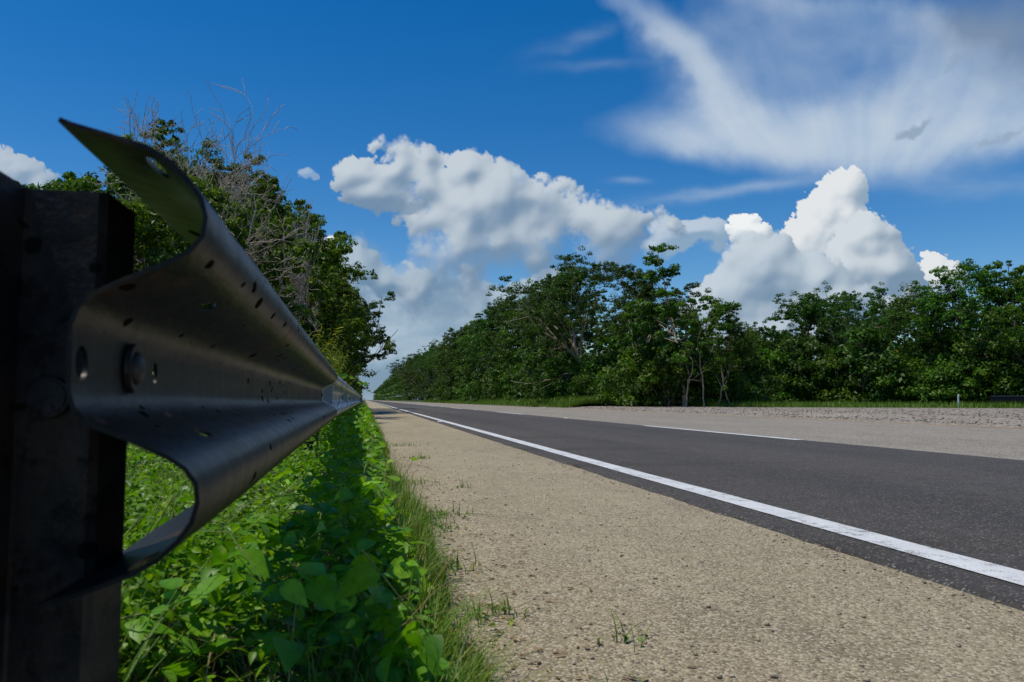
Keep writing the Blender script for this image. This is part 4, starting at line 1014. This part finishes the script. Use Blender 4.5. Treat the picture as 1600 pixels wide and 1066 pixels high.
# tall seeded grass clumps showing above the beam
def tall_grass(seed):
    rg2 = np.random.RandomState(seed); n = 90
    P = np.stack([rg2.normal(0, .10, n), rg2.normal(0, .10, n), np.zeros(n)], -1)
    V, F, t = blades(rg2, P, rg2.uniform(.5, 1.25, n), np.full(n, .009), .7, 6)
    lines = []; Pl = []; 
    for k in range(9):
        a = rg2.uniform(0, 6.28); b = rg2.uniform(.1, .35); h = rg2.uniform(1.0, 1.35)
        q = [(math.cos(a) * b * s * s, math.sin(a) * b * s * s, h * s) for s in (0, .3, .6, .8, 1)]; lines.append((q, [.004, .0035, .003, .002, .001]))
        for s in np.linspace(.55, 1, 34): Pl.append((math.cos(a) * b * s * s, math.sin(a) * b * s * s, h * s))
    V2, F2 = tubes(lines, 4); 
    V3, F3, t3 = leaves(rg2, np.array(Pl), rg2.uniform(.03, .085, len(Pl)), .4, .14)
    blades_me = mesh_np('blades', V, F, M['grass'], tint=t)
    st = mesh_np('stalks', np.concatenate([V2, V3]), [F2, F3[0] + len(V2), F3[1] + len(V2)], M['grass'], tint=np.concatenate([np.full(len(V2), .6), np.clip(t3 + .25, 0, 1)]))
    return blades_me, st
tg = [tall_grass(300), tall_grass(301)]
for i, (x, y, s_) in enumerate([(-.55, 7.6, 1.0), (-.75, 8.6, 1.05), (-.6, 9.9, 1.1), (-.8, 11.4, 1.15), (-.6, 13.4, 1.2), (-1.1, 10.4, 1.1), (-1.3, 13.0, 1.2), (-.7, 16, 1.2)]):
    make_tree(tg[i % 2], 'tall_grass', ('blades', 'stalks'), (x, y, 0), i * 1.3, s_, 'tall seeding grass clump rising just behind the guardrail', 'grass clump', 'tall grass clumps behind the rail')

# creeper shoots climbing over the beam joint
def vine(loc, paths, leafspec, label):
    r = empty('vine', loc); tag(r, label, 'vine')
    V, F = tubes([(p, np.linspace(.0022, .0009, len(p))) for p in paths], 5); link('stem', mesh_np('stem', V, F, M['stem'], smooth=True), r)
    rg3 = np.random.RandomState(5)
    for (p, s_, az, ti) in leafspec:
        V, F, t = leaves(rg3, np.zeros((1, 3)), np.array([s_]), .001, .95, tdir=np.array([az]))
        o = link('leaf', mesh_np('leaf', V, F, M['leaf_vine'], tint=np.full(len(V), .75), smooth=True), r, p); o.rotation_euler = ti
    return r
def curve(ctrl, n=24):
    C = np.array(ctrl, float); t = np.linspace(0, len(C) - 1, n); out = []
    for q in t:
        i = min(int(q), len(C) - 2); f = q - i
        p0, p1, p2, p3 = C[max(i - 1, 0)], C[i], C[i + 1], C[min(i + 2, len(C) - 1)]
        out.append(.5 * ((2 * p1) + (p2 - p0) * f + (2 * p0 - 5 * p1 + 4 * p2 - p3) * f * f + (3 * p1 - p0 - 3 * p2 + p3) * f ** 3))
    return out
vine((-.12, 5.0, .3), [curve([(-.12, 0, 0), (-.04, .0, .25), (-.02, 0, .37), (.01, 0, .42), (-.03, 0, .48)]), curve([(-.02, 0, .30), (.05, 0, .37), (.10, .02, .36), (.14, .03, .33)]), curve([(.08, 0, .36), (.13, 0, .31), (.20, .02, .285), (.27, .03, .285), (.30, .05, .31), (.305, .05, .345)]), curve([(.05, 0, .38), (.10, .0, .415), (.16, 0, .42), (.21, 0, .43)])],
     [((-.030, 0, .395), .045, 0.3, (R(75), 0, R(10))), ((-.055, 0, .40), .042, 2.6, (R(80), R(10), 0)), ((.02, 0, .39), .035, 0, (R(60), 0, R(20))), ((.075, 0, .365), .040, -.4, (R(50), R(20), 0)), ((.11, .02, .36), .034, -.7, (R(60), R(10), 0)), ((.14, .02, .305), .016, 1.0, (R(60), 0, 0)), ((.20, .02, .285), .014, -1.0, (R(60), 0, 0)), ((.26, .02, .285), .010, 1.0, (R(60), 0, 0))],
     'thin creeper shoot with heart-shaped leaves and a curling tendril over the beam joint')
vine((.02, 2.9, .12), [curve([(-.1, 0, 0), (0, 0, .07), (.10, .05, .12), (.16, .1, .20)])], [((.16, .1, .2), .04, 1, (R(30), 0, 0)), ((.10, .05, .13), .06, 2.5, (R(20), R(20), 0)), ((.03, .02, .09), .065, -.5, (R(25), R(-20), 0))], 'short creeper shoot with large leaves leaning over the shoulder edge')
